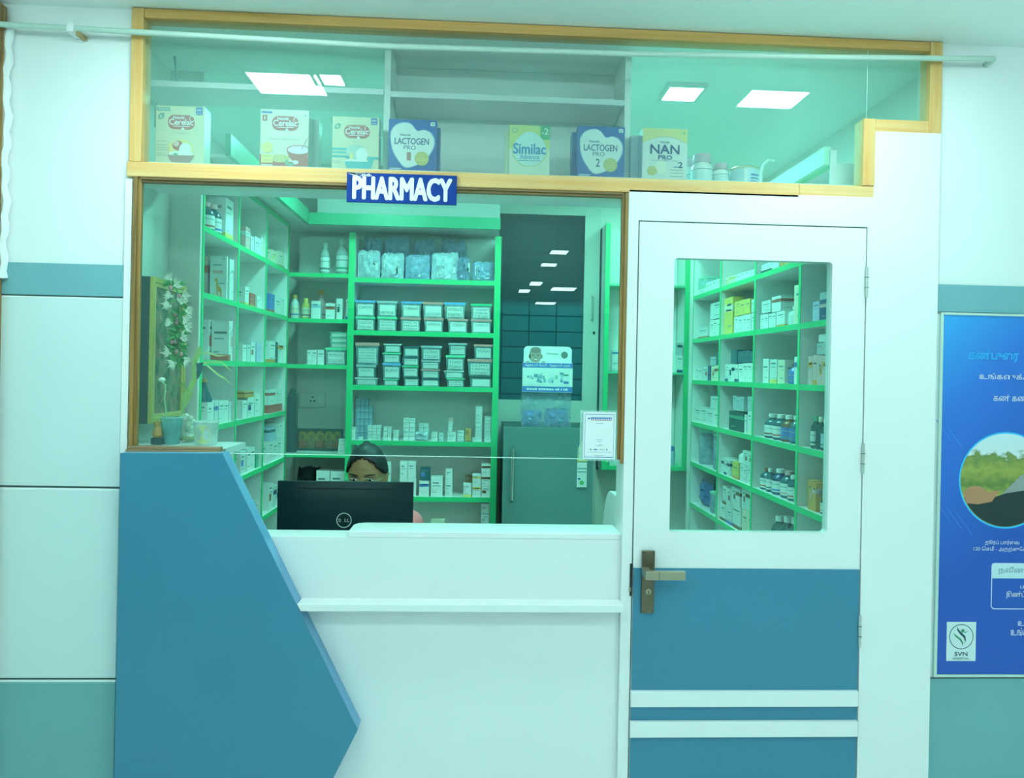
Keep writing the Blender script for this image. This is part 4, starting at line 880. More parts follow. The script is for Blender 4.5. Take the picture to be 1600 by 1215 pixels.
# ================================================================ STOCK ON THE RACKS
C = dict(W=(.82,.86,.84), w=(.70,.78,.76), C=(.80,.76,.58), Y=(.85,.66,.16), O=(.80,.38,.10), R=(.62,.14,.10), P=(.78,.50,.48), B=(.10,.22,.60), N=(.03,.07,.20),
         G=(.08,.45,.28), g=(.30,.68,.52), D=(.02,.10,.10), K=(.24,.11,.05), L=(.58,.62,.84), S=(.46,.55,.58), T=(.04,.14,.18), U=(.45,.62,.78))
CN = dict(W='white', w='pale', C='cream', Y='yellow', O='orange', R='red', P='pink', B='blue', N='navy', G='green', g='mint', D='dark green', K='brown', L='lavender', S='grey', T='dark teal', U='sky blue')
def cm(k): return mat(C[k], .45, var=.04, scale=30, name=CN[k].replace(' ', '_')+'_card')
ORD = ['first', 'second', 'third', 'fourth', 'fifth', 'sixth', 'seventh', 'eighth', 'ninth', 'tenth', 'eleventh', 'twelfth', 'thirteenth', 'fourteenth', 'fifteenth', 'sixteenth']
CELL = {}
def where(cell, phrase):
    n = CELL.get(cell, 0); CELL[cell] = n+1
    return ORD[min(n, 15)]+' '+phrase
rk = random.Random(21)
inkd = mat((.16, .24, .26), .5, var=0, name='small_print'); inkm = mat((.34, .46, .48), .5, var=0, name='grey_print')
def carton(name, X0, X1, Y0, Y1, Z0, Z1, col, acc, side, label, cat='carton', group=None, plain=False):
    """one printed carton; side: which face besides the near one shows ('+x', '-x' or None)"""
    b = MB(); b.box(X0, X1, Y0, Y1, Z0, Z1, cm(col)); h = Z1-Z0; e = .0006
    a = cm(acc) if acc else inkm
    faces = [('y', X0, X1, Y0-e)]
    if side == '+x': faces.append(('x', Y0, Y1, X1+e))
    if side == '-x': faces.append(('x', Y0, Y1, X0-e))
    def q(f, u0, u1, v0, v1, m):
        ax, s0, s1, c = f; p0, p1 = s0+(s1-s0)*u0, s0+(s1-s0)*u1; z0, z1 = Z0+h*v0, Z0+h*v1
        if ax == 'y': b.add([(p0, c, z0), (p1, c, z0), (p1, c, z1), (p0, c, z1)], [(0, 1, 2, 3)], m)
        else: b.add([(c, p0, z0), (c, p1, z0), (c, p1, z1), (c, p0, z1)], [(0, 1, 2, 3)], m)
    if not plain:
        st = rk.random()
        for f in faces:
            if acc:
                if st < .35: q(f, 0, 1, .0, .16, a)
                elif st < .7: q(f, 0, 1, .62, .80, a)
                else: q(f, .08, .5, .35, .62, a)
            v = rk.uniform(.62, .8)
            q(f, .15, rk.uniform(.55, .9), v, v+.06, inkd); q(f, .15, rk.uniform(.4, .8), v-.14, v-.10, inkm)
            if rk.random() < .6: q(f, .15, rk.uniform(.4, .7), .2, .24, inkm)
    o = b.build(name); tag(o, label, cat, group); return o
def bottle(cx, cy, z0, r, h, bodyc, capc, labc, label, group, acc=None, name='medicine_bottle', clear=False):
    t = thing(name, label, 'bottle', (cx, cy, z0), group)
    bm_ = plastic((.7, .85, .85), .5, .1) if clear else mat(C[bodyc], .12, var=0, spec=.6, name='bottle_glass')
    MB().lathe([(r*.9, z0), (r, z0+h*.03), (r, z0+h*.58), (r*.86, z0+h*.70), (r*.45, z0+h*.80), (r*.42, z0+h*.86)], cx, cy, bm_, 18).build('bottle_body', t, smooth=True)
    MB().lathe([(r*.52, z0+h*.845), (r*.52, z0+h*.98), (r*.46, z0+h)], cx, cy, cm(capc), 14).build('cap', t, smooth=True)
    if labc:
        lb = MB(); lb.lathe([(r*1.02, z0+h*.10), (r*1.02, z0+h*.54)], cx, cy, cm(labc), 18, cap=False)
        lb.lathe([(r*1.035, z0+h*.16), (r*1.035, z0+h*.22)], cx, cy, cm(acc) if acc else inkd, 18, cap=False); lb.lathe([(r*1.035, z0+h*.40), (r*1.035, z0+h*.43)], cx, cy, inkm, 18, cap=False)
        lb.build('label', t, smooth=True)
    return t
ROWN = ['loft', 'top', 'second', 'third', 'fourth', 'fifth', 'sixth', 'seventh']
BAYN = ['near', 'middle', 'far', 'end']
def side_rack(which, row, bay, items):
    left = which == 'L'; rackn = 'left rack' if left else 'door-side rack'
    zs = (LZ if left else RZ); z0 = zs[row]+.0006
    ys = LY if left else RY[::-1]
    if left: yb0, yb1 = LY[bay]+.011, LY[bay+1]-.011
    else:
        k = 3-bay; yb0, yb1 = RY[k+1]+.011, RY[k]-.011     # bay 3 = farthest ('a'), 0 = nearest
    bn = (['near', 'middle', 'far'] if left else ['nearest', 'near', 'middle', 'far'])[bay]
    done = []
    for it in items:
        kind, x0, x1, yt, col, look = it[:6]; op = it[6] if len(it) > 6 else {}
        inset = op.get('in', .014); d = op.get('d', .09)
        xf = XL-inset if left else XRK+inset
        ym = yt+15
        ya, yb = sorted((PX(x0, ym, xf).y, PX(x1, ym, xf).y))
        ya = max(ya, yb0); yb = min(yb, yb1)
        if yb-ya < .008: yb = ya+.008
        base = z0 if op.get('on') is None else done[op['on']]+.0006
        yc = (ya+yb)/2
        zt = PX(x0 if left else x1, yt, xf).z if kind != 'o' else PX((x0+x1)/2, yt, xf).z
        zt = min(zt, zs[row-1]-.024); zt = max(zt, base+.012)
        ph = lambda: where((which, row, bay), f'on {ROWN[row]} shelf, {bn} bay, {rackn}')
        grp = f'stock on the {ROWN[row]} shelf, {bn} bay, {rackn}'
        X0, X1 = (xf-d, xf) if left else (xf, xf+d); side = '+x' if left else '-x'
        if kind in 'bs':
            n = op.get('n', 1) if kind == 's' else 1; w = (yb-ya)/n
            for k in range(n):
                zz = zt if n == 1 else zt-rk.uniform(0, .006)
                carton(op.get('name', 'medicine_carton'), X0, X1, ya+w*k+.0006, ya+w*(k+1)-.0006, base, zz, col, op.get('acc'), side, f'{look}, {ph()}', group=grp, plain=op.get('plain', False))
        elif kind == 'o':
            r = min((yb-ya)/2, .034); cx = (xf-r) if left else (xf+r)
            if op.get('back'): cx += (-.07 if left else .07)
            bottle(cx, yc, base, r, zt-base, col, op.get('cap', 'W'), op.get('lab', 'W'), f'{look}, {ph()}', grp, op.get('acc'), clear=op.get('clear', False))
        elif kind == 'c':      # conical dark flask
            r = .032; cx = xf-r if left else xf+r; t = thing('conical_flask', f'{look}, {ph()}', 'flask', (cx, yc, base), grp); h = zt-base
            MB().lathe([(r, base), (r, base+.01), (r*.35, base+h*.72), (r*.3, base+h*.86)], cx, yc, mat(C['T'], .15, var=0, name='flask_teal'), 18).build('flask_body', t, smooth=True)
            MB().lathe([(r*.36, base+h*.86), (r*.36, base+h)], cx, yc, cm('O'), 12).build('stopper', t)
        elif kind == 'j':
            r = min((yb-ya)/2, .05); cx = (xf-r) if left else (xf+r); h = zt-base
            t = thing('clear_jar', f'{look}, {ph()}', 'jar', (cx, yc, base), grp)
            MB().lathe([(r*.9, base), (r, base+.01), (r, base+h*.8), (r*.9, base+h*.86)], cx, yc, plastic((.42, .55, .68), .55), 18).build('jar_body', t, smooth=True)
            MB().lathe([(r*1.0, base+h*.861), (r*1.03, base+h*.88), (r*1.03, base+h*.98), (r*.95, base+h)], cx, yc, cm(op.get('lid', 'g')), 18).build('lid', t, smooth=True)
        elif kind == 'p':
            w = yb-ya; h = zt-base; cx = xf-.05 if left else xf+.05
            o = bag_mesh((0, 0, 0), w, h, .08, int(x0*7+yt), plastic(C[col], .8)); o.v = [(cx+v[1]*.8, yc+v[0]*.9, base+max(0, v[2])) for v in o.v]
            tag(o.build('plastic_bag', smooth=True), f'{look}, {ph()}', 'bag', grp)
        done.append(zt)
L = lambda row, bay, *it: side_rack('L', row, bay, it)
Rr = lambda row, bay, *it: side_rack('R', row, bay, it)
# ---- left rack
L(1, 0, ('o', 329, 341, 316, 'T', 'dark bottle with pink cap', dict(cap='P', acc='R')), ('o', 341, 351, 320, 'T', 'smaller dark bottle with pink cap', dict(cap='P', acc='B')),
  ('b', 353, 365, 308, 'W', 'tall white carton, dark printed top', dict(d=.075, acc='Y')), ('b', 368, 378, 317, 'W', 'tall thin white carton, red picture', dict(d=.05, acc='R')))
L(1, 1, ('b', 384, 391, 353, 'P', 'pink and white carton', dict(acc='W', d=.05)), ('b', 392, 397, 368, 'W', 'small white carton', {}), ('b', 398, 408, 368, 'W', 'plain white carton', {}), ('b', 408, 417, 370, 'W', 'white carton with yellow smear', dict(acc='Y')))
L(1, 2, ('b', 425, 432, 389, 'C', 'cream yellow carton', dict(acc='Y', d=.05)), ('b', 436, 444, 391, 'C', 'cream carton with red corner', dict(acc='R', d=.06)), ('b', 445, 451, 396, 'W', 'small white carton', {}))
L(2, 0, ('b', 325, 333, 400, 'P', 'red-spined white carton', {'acc': 'R', 'd': .05, 'in': .10}), ('b', 334, 342, 400, 'W', 'thin white carton', {'d': .06, 'in': .10}),
  ('s', 359, 381, 402, 'W', 'tall white carton of a matching row', dict(n=4, d=.065)))
L(2, 1, ('b', 383, 389, 447, 'W', 'white carton with yellow front', dict(acc='Y', d=.05)), ('b', 391, 399, 457, 'R', 'small red carton', dict(acc='O')), ('s', 402, 417, 461, 'W', 'pale white carton', dict(n=2)))
L(2, 2, ('b', 422, 429, 458, 'B', 'bright blue carton', dict(acc='R', d=.05)), ('b', 430, 440, 462, 'W', 'white carton beside the blue one', {}), ('b', 441, 451, 464, 'W', 'plain white carton', {}))
L(3, 0, ('b', 326, 338, 499, 'W', 'large white carton edged in red', {'acc': 'R', 'd': .06, 'in': .09}), ('b', 340, 352, 499, 'W', 'large pale carton', {'acc': 'R', 'd': .06, 'in': .09}), ('s', 358, 375, 500, 'W', 'slim white carton edged in red', dict(n=4, acc='R', d=.072)))
L(3, 1, ('b', 379, 385, 538, 'W', 'small white carton', {}), ('b', 386, 391, 538, 'w', 'thin pale carton', {}), ('b', 392, 399, 534, 'W', 'white carton with red band', dict(acc='R')), ('s', 401, 414, 535, 'L', 'lavender striped carton', dict(n=3, acc='L')))
L(3, 2, ('b', 421, 430, 532, 'W', 'white carton, orange foot', dict(acc='O', d=.06)), ('b', 430.5, 434, 534, 'D', 'thin dark green carton', dict(d=.05)), ('b', 436, 446, 532, 'W', 'white carton with red and yellow band', dict(acc='O', d=.07)))
L(4, 0, ('b', 324, 334, 629, 'W', 'white carton under the flask', dict(d=.06)), ('b', 335, 341, 628, 'w', 'pale carton with blue stripe', dict(acc='B', d=.05)), ('s', 342, 357, 626, 'W', 'white carton in a joined pair', dict(n=2)), ('s', 358, 373, 626, 'W', 'white carton with grey lines', dict(n=2)),
  ('c', 324, 338, 592, 'T', 'dark teal conical flask with orange stopper', dict(on=0)))
L(4, 1, ('b', 379, 386, 626, 'W', 'white carton', {}), ('b', 387, 397, 621, 'W', 'white carton with dark oval', dict(acc='N')), ('b', 398, 409, 615, 'W', 'taller white carton', {}), ('b', 383, 396, 612, 'O', 'flat orange and brown packet', dict(on=1, acc='K')))
L(4, 2, ('b', 421, 446, 633, 'R', 'flat red carton', dict(d=.08, plain=True)), ('b', 421, 430, 609, 'W', 'white carton standing on red one', dict(on=0, acc='R')), ('s', 431, 446, 608, 'W', 'white carton on the red base', dict(on=0, n=2)))
L(5, 1, ('b', 376, 384, 706, 'w', 'pale carton with blue side', dict(acc='B')), ('s', 386, 398, 700, 'W', 'white carton', dict(n=2)), ('b', 400, 404, 709, 'G', 'thin green carton', {}))
L(5, 2, ('s', 420, 447, 690, 'W', 'white carton in lower tier', dict(n=3)), ('b', 421, 430, 668, 'U', 'blue-tinged carton in upper tier', dict(on=0, acc='T')), ('s', 432, 447, 662, 'W', 'white carton in upper tier', dict(on=0, n=2)))
L(5, 0, ('s', 345, 365, 706, 'W', 'white carton mostly behind the sill', dict(n=2)))
L(6, 1, ('s', 388, 399, 788, 'U', 'blue and white carton', dict(n=2, acc='B')), ('s', 401, 411, 782, 'W', 'white carton', dict(n=2)))
L(6, 2, ('b', 420, 427, 757, 'W', 'white carton with brown band', dict(acc='K')), ('s', 428, 436, 760, 'w', 'pale carton, dark printed top', dict(n=2, acc='N')), ('b', 438, 446, 768, 'W', 'white carton behind the monitor', {}))
# giraffe carton, printed face towards the window
gx1 = XL-.018; gp = PX(355.5, 440, gx1); z0 = LZ[2]+.0006; zt = PX(359, 402, gx1).z
o = thing('giraffe_carton', 'white carton with orange giraffe picture, second shelf of left rack', 'carton', (gx1-.03, gp.y, z0))
y = gp.y-.012; MB().box(gx1-.068, gx1, y, gp.y-.001, z0, zt, cm('W')).build('carton_body', o)
b = MB(); w, h = .068, zt-z0; GX = lambda u: gx1-.068+w*u; GZ = lambda v: z0+h*v; og = cm('O')
b.flat([(GX(.42), GZ(.06)), (GX(.48), GZ(.06)), (GX(.5), GZ(.2)), (GX(.62), GZ(.17)), (GX(.66), GZ(.05)), (GX(.72), GZ(.05)), (GX(.70), GZ(.26)), (GX(.52), GZ(.33)), (GX(.44), GZ(.5)), (GX(.28), GZ(.47)), (GX(.30), GZ(.43)), (GX(.37), GZ(.43))], y-.0006, og)
b.rect(GX(.15), GX(.78), GZ(.60), GZ(.67), y-.0006, cm('P')); b.rect(GX(.18), GX(.7), GZ(.78), GZ(.81), y-.0006, inkm); b.rect(GX(.55), GX(.9), GZ(.36), GZ(.39), y-.0006, inkm); b.rect(GX(.75), GX(.88), GZ(.92), GZ(.95), y-.0006, inkm)
b.build('giraffe_print', o)
# ---- right rack (bay 3 farthest .. 0 nearest)
Rr(1, 3, ('b', 1091, 1101, 450, 'W', 'white carton under the green one', dict(d=.06)), ('s', 1103, 1124, 434, 'W', 'white carton of a row of four', dict(n=4, acc=None)), ('b', 1091, 1101.5, 431, 'g', 'green and blue carton', dict(on=0, acc='U')))
Rr(1, 2, ('s', 1133, 1150, 428, 'C', 'cream carton', dict(n=3, acc='Y')), ('s', 1150, 1184, 416, 'W', 'white carton with pale print', dict(n=5)))
Rr(1, 1, ('b', 1189, 1206, 418, 'N', 'flat navy carton', dict(d=.05)), ('s', 1190, 1217, 404, 'W', 'white carton', dict(n=4, d=.06)), ('b', 1219, 1233, 405, 'O', 'orange carton', dict(d=.05, acc='Y')))
Rr(2, 3, ('b', 1090, 1105, 510, 'W', 'white carton with red print', dict(acc='R')), ('s', 1109, 1127, 496, 'W', 'white carton', dict(n=3)), ('b', 1110, 1126, 470, 'w', 'tall pale carton stacked on others', dict(on=1)))
Rr(2, 2, ('b', 1132, 1145, 463, 'Y', 'tall yellow carton with white print', dict(acc='C', d=.05)), ('s', 1147, 1173, 489, 'W', 'white carton of an even row', dict(n=4)), ('s', 1174, 1183, 486, 'W', 'white carton', dict(n=2)),
   ('s', 1148, 1172, 464, 'Y', 'yellow carton stacked on white row', dict(on=1, n=3, d=.07)), ('b', 1174, 1183, 466, 'w', 'pale carton stacked beside yellow ones', dict(on=2)))
Rr(2, 1, ('s', 1188, 1200, 488, 'W', 'white carton', dict(n=2)), ('s', 1201, 1212, 487, 'W', 'white carton', dict(n=2)), ('b', 1213, 1226, 485, 'W', 'white carton, orange foot', dict(acc='O')), ('o', 1227, 1238, 478, 'w', 'white plastic bottle with domed cap', dict(cap='W', lab=None)), ('b', 1241, 1253, 443, 'C', 'tallest cream carton', dict(d=.06)),
   ('b', 1190, 1204, 468, 'w', 'pale carton in upper tier', dict(on=0)), ('b', 1206, 1220, 461, 'W', 'white carton with red band, upper tier', dict(on=1, acc='R')))
Rr(2, 0, ('b', 1270, 1280, 470, 'L', 'lavender carton', dict(d=.05)), ('b', 1281, 1291, 467, 'N', 'navy carton with pink label', dict(acc='P', d=.05)), ('b', 1281, 1295, 455, 'S', 'dark grey carton on top', dict(on=1, acc='P')))
Rr(3, 3, ('s', 1086, 1096, 573, 'W', 'white carton', dict(n=2)), ('b', 1099, 1105, 572, 'w', 'pale carton with red line', dict(acc='R')), ('b', 1106, 1110, 571, 'N', 'thin navy carton', {}), ('s', 1111, 1126, 570, 'C', 'cream carton', dict(n=3, acc='R')), ('b', 1110, 1118, 557, 'S', 'grey carton in upper tier', dict(on=3)), ('b', 1120, 1126, 550, 'N', 'dark navy carton in upper tier', dict(on=3)))
Rr(3, 2, ('s', 1133, 1153, 568, 'W', 'white carton with navy stripe', dict(n=4, acc='N')), ('s', 1154, 1182, 566, 'W', 'white carton of a close row', dict(n=4)), ('b', 1142, 1151, 546, 'T', 'dark teal carton in upper tier', dict(on=0, plain=True)), ('s', 1153, 1181, 546, 'T', 'dark teal carton, upper tier', dict(on=1, n=3, acc='N')))
Rr(3, 1, ('b', 1192, 1201, 560, 'W', 'tall white carton with dots', dict(d=.06)), ('b', 1203, 1214, 561, 'w', 'pale carton with yellow edge', dict(acc='Y')), ('b', 1215, 1226, 562, 'C', 'cream carton', {}), ('o', 1227, 1239, 567, 'B', 'blue bottle with dark wide cap', dict(cap='D', lab='B')), ('b', 1241, 1252, 557, 'W', 'white carton with blue corner', dict(acc='B', d=.05)))
Rr(3, 0, ('s', 1263, 1292, 553, 'P', 'pink carton with orange pattern', dict(n=4, acc='O')), ('s', 1276, 1296, 533, 'S', 'grey-pink carton in upper tier', dict(on=0, n=2, acc='P')), ('b', 1279, 1297, 521, 'w', 'pale carton topmost in that bay', dict(on=1)))
Rr(4, 3, ('s', 1085, 1125, 640, 'W', 'white carton of a close row', dict(n=4, acc=None)), ('b', 1110, 1123, 620, 'w', 'pale carton stacked on the row', dict(on=0)))
Rr(4, 2, ('s', 1139, 1162, 643, 'D', 'dark green carton', dict(n=2, acc='G')), ('b', 1163, 1167, 648, 'W', 'thin white carton', {}), ('s', 1168, 1180, 643, 'W', 'white carton, brown top', dict(n=2, acc='C')), ('s', 1145, 1162, 619, 'S', 'grey carton in a stacked block', dict(on=0, n=3)), ('s', 1168, 1180, 619, 'S', 'grey carton, upper block', dict(on=2, n=2)))
Rr(4, 1, ('o', 1189, 1202, 646, 'T', 'dark bottle with white label', dict(acc='K')), ('o', 1203, 1214, 647, 'T', 'dark bottle set slightly back', dict(acc='R')), ('o', 1214, 1229, 648, 'K', 'brown bottle with blue label', dict(lab='B')), ('o', 1230, 1240, 649, 'T', 'dark bottle with blue label', dict(lab='B')), ('o', 1241, 1252, 653, 'T', 'dark bottle nearest the upright', dict(acc='N')))
Rr(4, 0, ('o', 1264, 1271, 650, 'D', 'dark bottle with green cap', dict(cap='G', lab='w', acc='T')), ('o', 1272, 1279, 651, 'D', 'plain dark bottle', dict(cap='C', lab=None)), ('o', 1280, 1287, 654, 'D', 'dark bottle with blue label', dict(lab='U')), ('o', 1288, 1296, 656, 'K', 'brown bottle with orange label', dict(lab='O')))
Rr(5, 3, ('j', 1082, 1103, 664, 'S', 'clear jar with green lid', dict(lid='g')), ('j', 1107, 1124, 671, 'S', 'tall clear jar with green lid', dict(lid='g')), ('p', 1084, 1100, 690, 'L', 'bluish plastic bag', {'in': .17}))
Rr(5, 2, ('s', 1127, 1140, 718, 'W', 'white carton with dark spine', dict(n=3, acc='N')), ('b', 1144, 1154, 723, 'Y', 'yellow and orange carton', dict(acc='O', d=.05)), ('s', 1156, 1166, 727, 'W', 'white carton', dict(n=2)), ('s', 1167, 1178, 730, 'W', 'white carton near the upright', dict(n=2)), ('o', 1151, 1159, 703, 'W', 'small white bottle standing on cartons', dict(on=1, lab=None)), ('s', 1161, 1175, 706, 'w', 'pale carton with brown band', dict(on=2, n=2, acc='K')))
Rr(5, 1, ('o', 1183, 1194, 730, 'T', 'dark bottle with brown cap', dict(cap='K', acc='R')), ('o', 1195, 1200, 731, 'T', 'slim dark bottle', {}), ('o', 1201, 1213, 732, 'N', 'dark bottle with blue and white label', dict(acc='B')), ('o', 1214, 1227, 735, 'T', 'dark bottle with pink print', dict(acc='P', cap='P')), ('o', 1228, 1235, 742, 'T', 'small dark bottle', dict(acc='R')), ('o', 1236, 1248, 747, 'T', 'dark bottle with white cap', dict(acc='P')),
   ('o', 1222, 1232, 732, 'T', 'dark bottle in back line', dict(back=1)), ('o', 1233, 1243, 732, 'D', 'dark bottle, back line', dict(back=1)), ('o', 1243, 1253, 734, 'D', 'darkest bottle, back line', dict(back=1)))
Rr(5, 0, ('s', 1262, 1275, 752, 'O', 'orange patterned carton', dict(n=2, acc='P')), ('s', 1280, 1296, 714, 'O', 'tall orange carton', dict(n=2, acc='Y', **{'in': .112})), ('o', 1277, 1290, 770, 'D', 'dark bottle before orange cartons', dict(acc='P')))
Rr(6, 3, ('p', 1080, 1101, 756, 'B', 'crumpled blue plastic bag', {}), ('j', 1103, 1117, 771, 'S', 'clear jar with green lid', dict(lid='g')), ('b', 1118, 1122, 774, 'W', 'thin white carton', {}), ('p', 1104, 1122, 740, 'T', 'dark teal plastic bag', {'in': .09}))
Rr(6, 2, ('b', 1125, 1133, 788, 'W', 'white carton with brown band', dict(acc='K', d=.05)), ('b', 1134, 1143, 792, 'W', 'white carton with blue edge', dict(acc='B', d=.05)), ('b', 1145, 1157, 794, 'W', 'white carton with brown and lavender bands', dict(acc='K', d=.06)), ('s', 1159, 1177, 802, 'C', 'cream carton', dict(n=2)),
   ('s', 1129, 1141, 763, 'W', 'white carton, brown top, upper tier', dict(on=0, n=2, acc='K')), ('s', 1143, 1156, 764, 'W', 'white carton in upper tier', dict(on=2, n=2, acc='K')), ('s', 1159, 1176, 768, 'w', 'pale carton, brown band, upper tier', dict(on=3, n=3, acc='K')))
Rr(6, 1, ('o', 1200, 1212, 805, 'D', 'dark bottle with pale label', {}), ('o', 1213, 1224, 806, 'D', 'dark bottle', dict(acc='Y')), ('o', 1225, 1236, 808, 'D', 'dark bottle', dict(lab='w')), ('o', 1237, 1248, 810, 'D', 'dark bottle nearest the upright', {}))
# cable and charger on the lowest visible bay
p = PX(1105, 815, XRK+.02); o = MB()
o.box(XRK+.02, XRK+.06, p.y-.03, p.y+.03, RZ[7]+.0006, RZ[7]+.09, black); o.tube([(XRK+.04, p.y+.035+.015*k, RZ[7]+.05+.03*math.sin(k*.5)) for k in range(10)], .004, black, 6)
tag(o.build('black_charger'), 'black charger with looped cable on the lowest shelf, door-side rack', 'charger')

# ---- rear rack
YC = YBK+.02
def CX_(x, y=600, Y=YC): return X_(x, y, Y)
def cen(row, x0, x1, yt, col, label, acc=None, z0=None, d=.06, name='medicine_carton', Y=YC, plain=False, group=None):
    xa, xb = CX_(x0, yt, Y), CX_(x1, yt, Y); z = CZ[row]+.0006 if z0 is None else z0
    zt = max(Z_((x0+x1)/2, yt, Y), z+.008)
    return carton(name, xa+.0005, xb-.0005, Y, Y+d, z, zt, col, acc, None, label, group=group, plain=plain), zt
# bags of infusion sets on the top shelf
bagm = [plastic((.44, .58, .82), .82), plastic((.70, .80, .90), .9), plastic((.36, .48, .70), .70)]
for k, (x0, x1, yt, yb, dy, m, lab) in enumerate((
    (555, 593, 391, 435, .03, 1, 'clear bag of white packets, first on the top shelf, rear rack'), (593, 631, 394, 438, .028, 1, 'clear bag with a folded white flap, second on the top shelf, rear rack'),
    (631, 672, 396, 438, .03, 0, 'bluish bag with white side strip, third on the top shelf, rear rack'), (672, 717, 391, 438, .028, 1, 'large shiny clear bag, fourth on the top shelf, rear rack'),
    (737, 774, 404, 440, .03, 0, 'rounded blue-tinged bag beside the rack upright, top shelf, rear rack'), (714, 735, 398, 440, .03, 2, 'small drooping clear bag between two larger ones, top shelf, rear rack'))):
    o = bag_mesh((CX_((x0+x1)/2, 410), YC+dy+.03, CZ[1]+.001), (CX_(x1, 410)-CX_(x0, 410))*.97-.003, Z_(660, yt, YC)-CZ[1], .085, 60+k, bagm[m])
    t = thing('packet_bag', lab, 'bag', (CX_((x0+x1)/2, 410), YC+dy+.03, CZ[1]+.001), 'bags of packets on the top shelf, rear rack'); o.build('bag_film', t, smooth=True)
    b = MB(); r5 = random.Random(k)
    xa, xb = CX_(x0+5, 410), CX_(x1-5, 410); za, zb_ = CZ[1]+.01, Z_(660, yt+8, YC)
    for q in range(5):
        u = xa+(xb-xa)*r5.random()*.7; v = za+(zb_-za)*r5.random()*.6; b.box(u, u+r5.uniform(.02, .04), YC+dy+.0, YC+dy+.012, v, v+r5.uniform(.02, .05), cm(r5.choice('WWwL')))
    b.build('inner_packet', t)
for k, (x0, x1, yt, yb, lab) in enumerate(((566, 600, 373, 392, 'flattened clear bag behind the first front bag'), (599, 643, 371, 396, 'clear bag with a white tube behind the second front bag'), (644, 684, 375, 396, 'dark blue-tinged bag behind the third front bag'), (687, 732, 374, 398, 'upright clear bag with a white strip behind the fourth front bag'))):
    zb_ = CZ[1]+.001
    o = bag_mesh((CX_((x0+x1)/2, 390, YC+.16), YC+.15, zb_), (CX_(x1, 390, YC+.16)-CX_(x0, 390, YC+.16))*.9-.004, Z_(660, yt, YC+.16)-zb_, .06, 80+k, bagm[2])
    tag(o.build('packet_bag', smooth=True), lab+', top shelf, rear rack', 'bag', 'bags in the back line of the top shelf')
# tubs with hand-lettered labels
def tub(x0, x1, yt, z0, lidc, words_, label, grp, Y=YC, bodyc=(.42, .56, .58), labc='W', d=.12):
    xa, xb = CX_(x0, yt, Y), CX_(x1, yt, Y); zt = max(Z_((x0+x1)/2, yt, Y), z0+.02); h = zt-z0; w = xb-xa
    t = thing('storage_tub', label, 'tub', ((xa+xb)/2, Y, z0), grp); pm = plastic(bodyc, .72)
    b = MB(); i = w*.05; zl = z0+h*.85
    b.add([(xa+i, Y+.006, z0), (xb-i, Y+.006, z0), (xb-i, Y+d-.006, z0), (xa+i, Y+d-.006, z0), (xa+.001, Y+.001, zl), (xb-.001, Y+.001, zl), (xb-.001, Y+d-.001, zl), (xa+.001, Y+d-.001, zl)],
          [(3, 2, 1, 0), (0, 1, 5, 4), (1, 2, 6, 5), (2, 3, 7, 6), (3, 0, 4, 7), (4, 5, 6, 7)], pm); b.build('tub_body', t)
    MB().box(xa-.002, xb+.002, Y-.002, Y+d+.002, zl+.0004, zt, mat(dict(P=(.80,.34,.32), U=(.16,.42,.80), g=(.16,.70,.42), G=(.05,.60,.28)).get(lidc, C[lidc]), .35, var=.04, name='tub_lid')).build('lid', t)
    lb = MB(); y = Y-.0006; l0, l1 = xa+w*.12, xb-w*.10; v0, v1 = z0+h*.10, z0+h*.74
    lb.add([(l0, Y+.0042, v0), (l1, Y+.0042, v0), (l1, y+.0012, v1), (l0, y+.0012, v1)], [(0, 1, 2, 3)], cm(labc)); lo = lb.build('label', t)
    tb = MB(); n = len(words_)
    for k, wd in enumerate(words_):
        n = max(n, 2); c0 = v1-(v1-v0)*(k+.80)/n; c1 = v1-(v1-v0)*(k+.25)/n
        if wd: tb.text(wd, l0+.006, l1-.006, c0, c1, y-.0022, inkd, .0)
    if tb.v: tb.build('lettering', lo)
    return zt
g2 = 'storage tubs on the second shelf, rear rack'
low = [(556, 586, 494.5, 'g', ['CILACAR', 'TELMA'], 'mint'), (590, 620, 495, 'g', ['MUCOBRO', 'TRYPNOL', 'DOLOGESIC'], 'mint'), (626, 657, 496, 'P', ['PAN 40', 'PREGAB', 'ATARAX'], 'pink'), (663, 693, 497, 'P', ['PULMOCLEAR'], 'pink'), (700, 731, 498, 'P', ['T.ELTROFORCE'], 'pink'), (736, 768, 499, 'P', ['TOXIPOD-CV'], 'pink')]
up = [(555.5, 586, 469, 'U', ['CLAMYCIN'], 'pale blue'), (590, 620.5, 470, 'S', ['', 'METFOR'], 'grey'), (627, 658.5, 471, 'U', ['T.PAN-D'], 'pale blue'), (661, 692.5, 472, 'P', ['', 'GLYCOM'], 'pink'), (695, 727, 472.5, 'U', ['ACTOD-OZ', 'RABEMAC'], 'pale blue'), (736, 768, 474.5, 'G', ['T.DOLOGESIC', 'UNIFOL', 'T.P-500'], 'green')]
for k in range(6):
    x0, x1, yt, lc_, wd, ln = low[k]
    z = tub(x0, x1, yt, CZ[2]+.0006, lc_, wd, f'clear tub with {ln} lid, lower of the {ORD[k]} pair, second shelf, rear rack', g2)
    x0, x1, yt, lc_, wd, ln = up[k]
    tub(x0, x1, yt, z+.0006, lc_, wd, f'clear tub with {ln} lid, upper of the {ORD[k]} pair, second shelf, rear rack', g2)
g3 = 'storage tubs on the third shelf, rear rack'
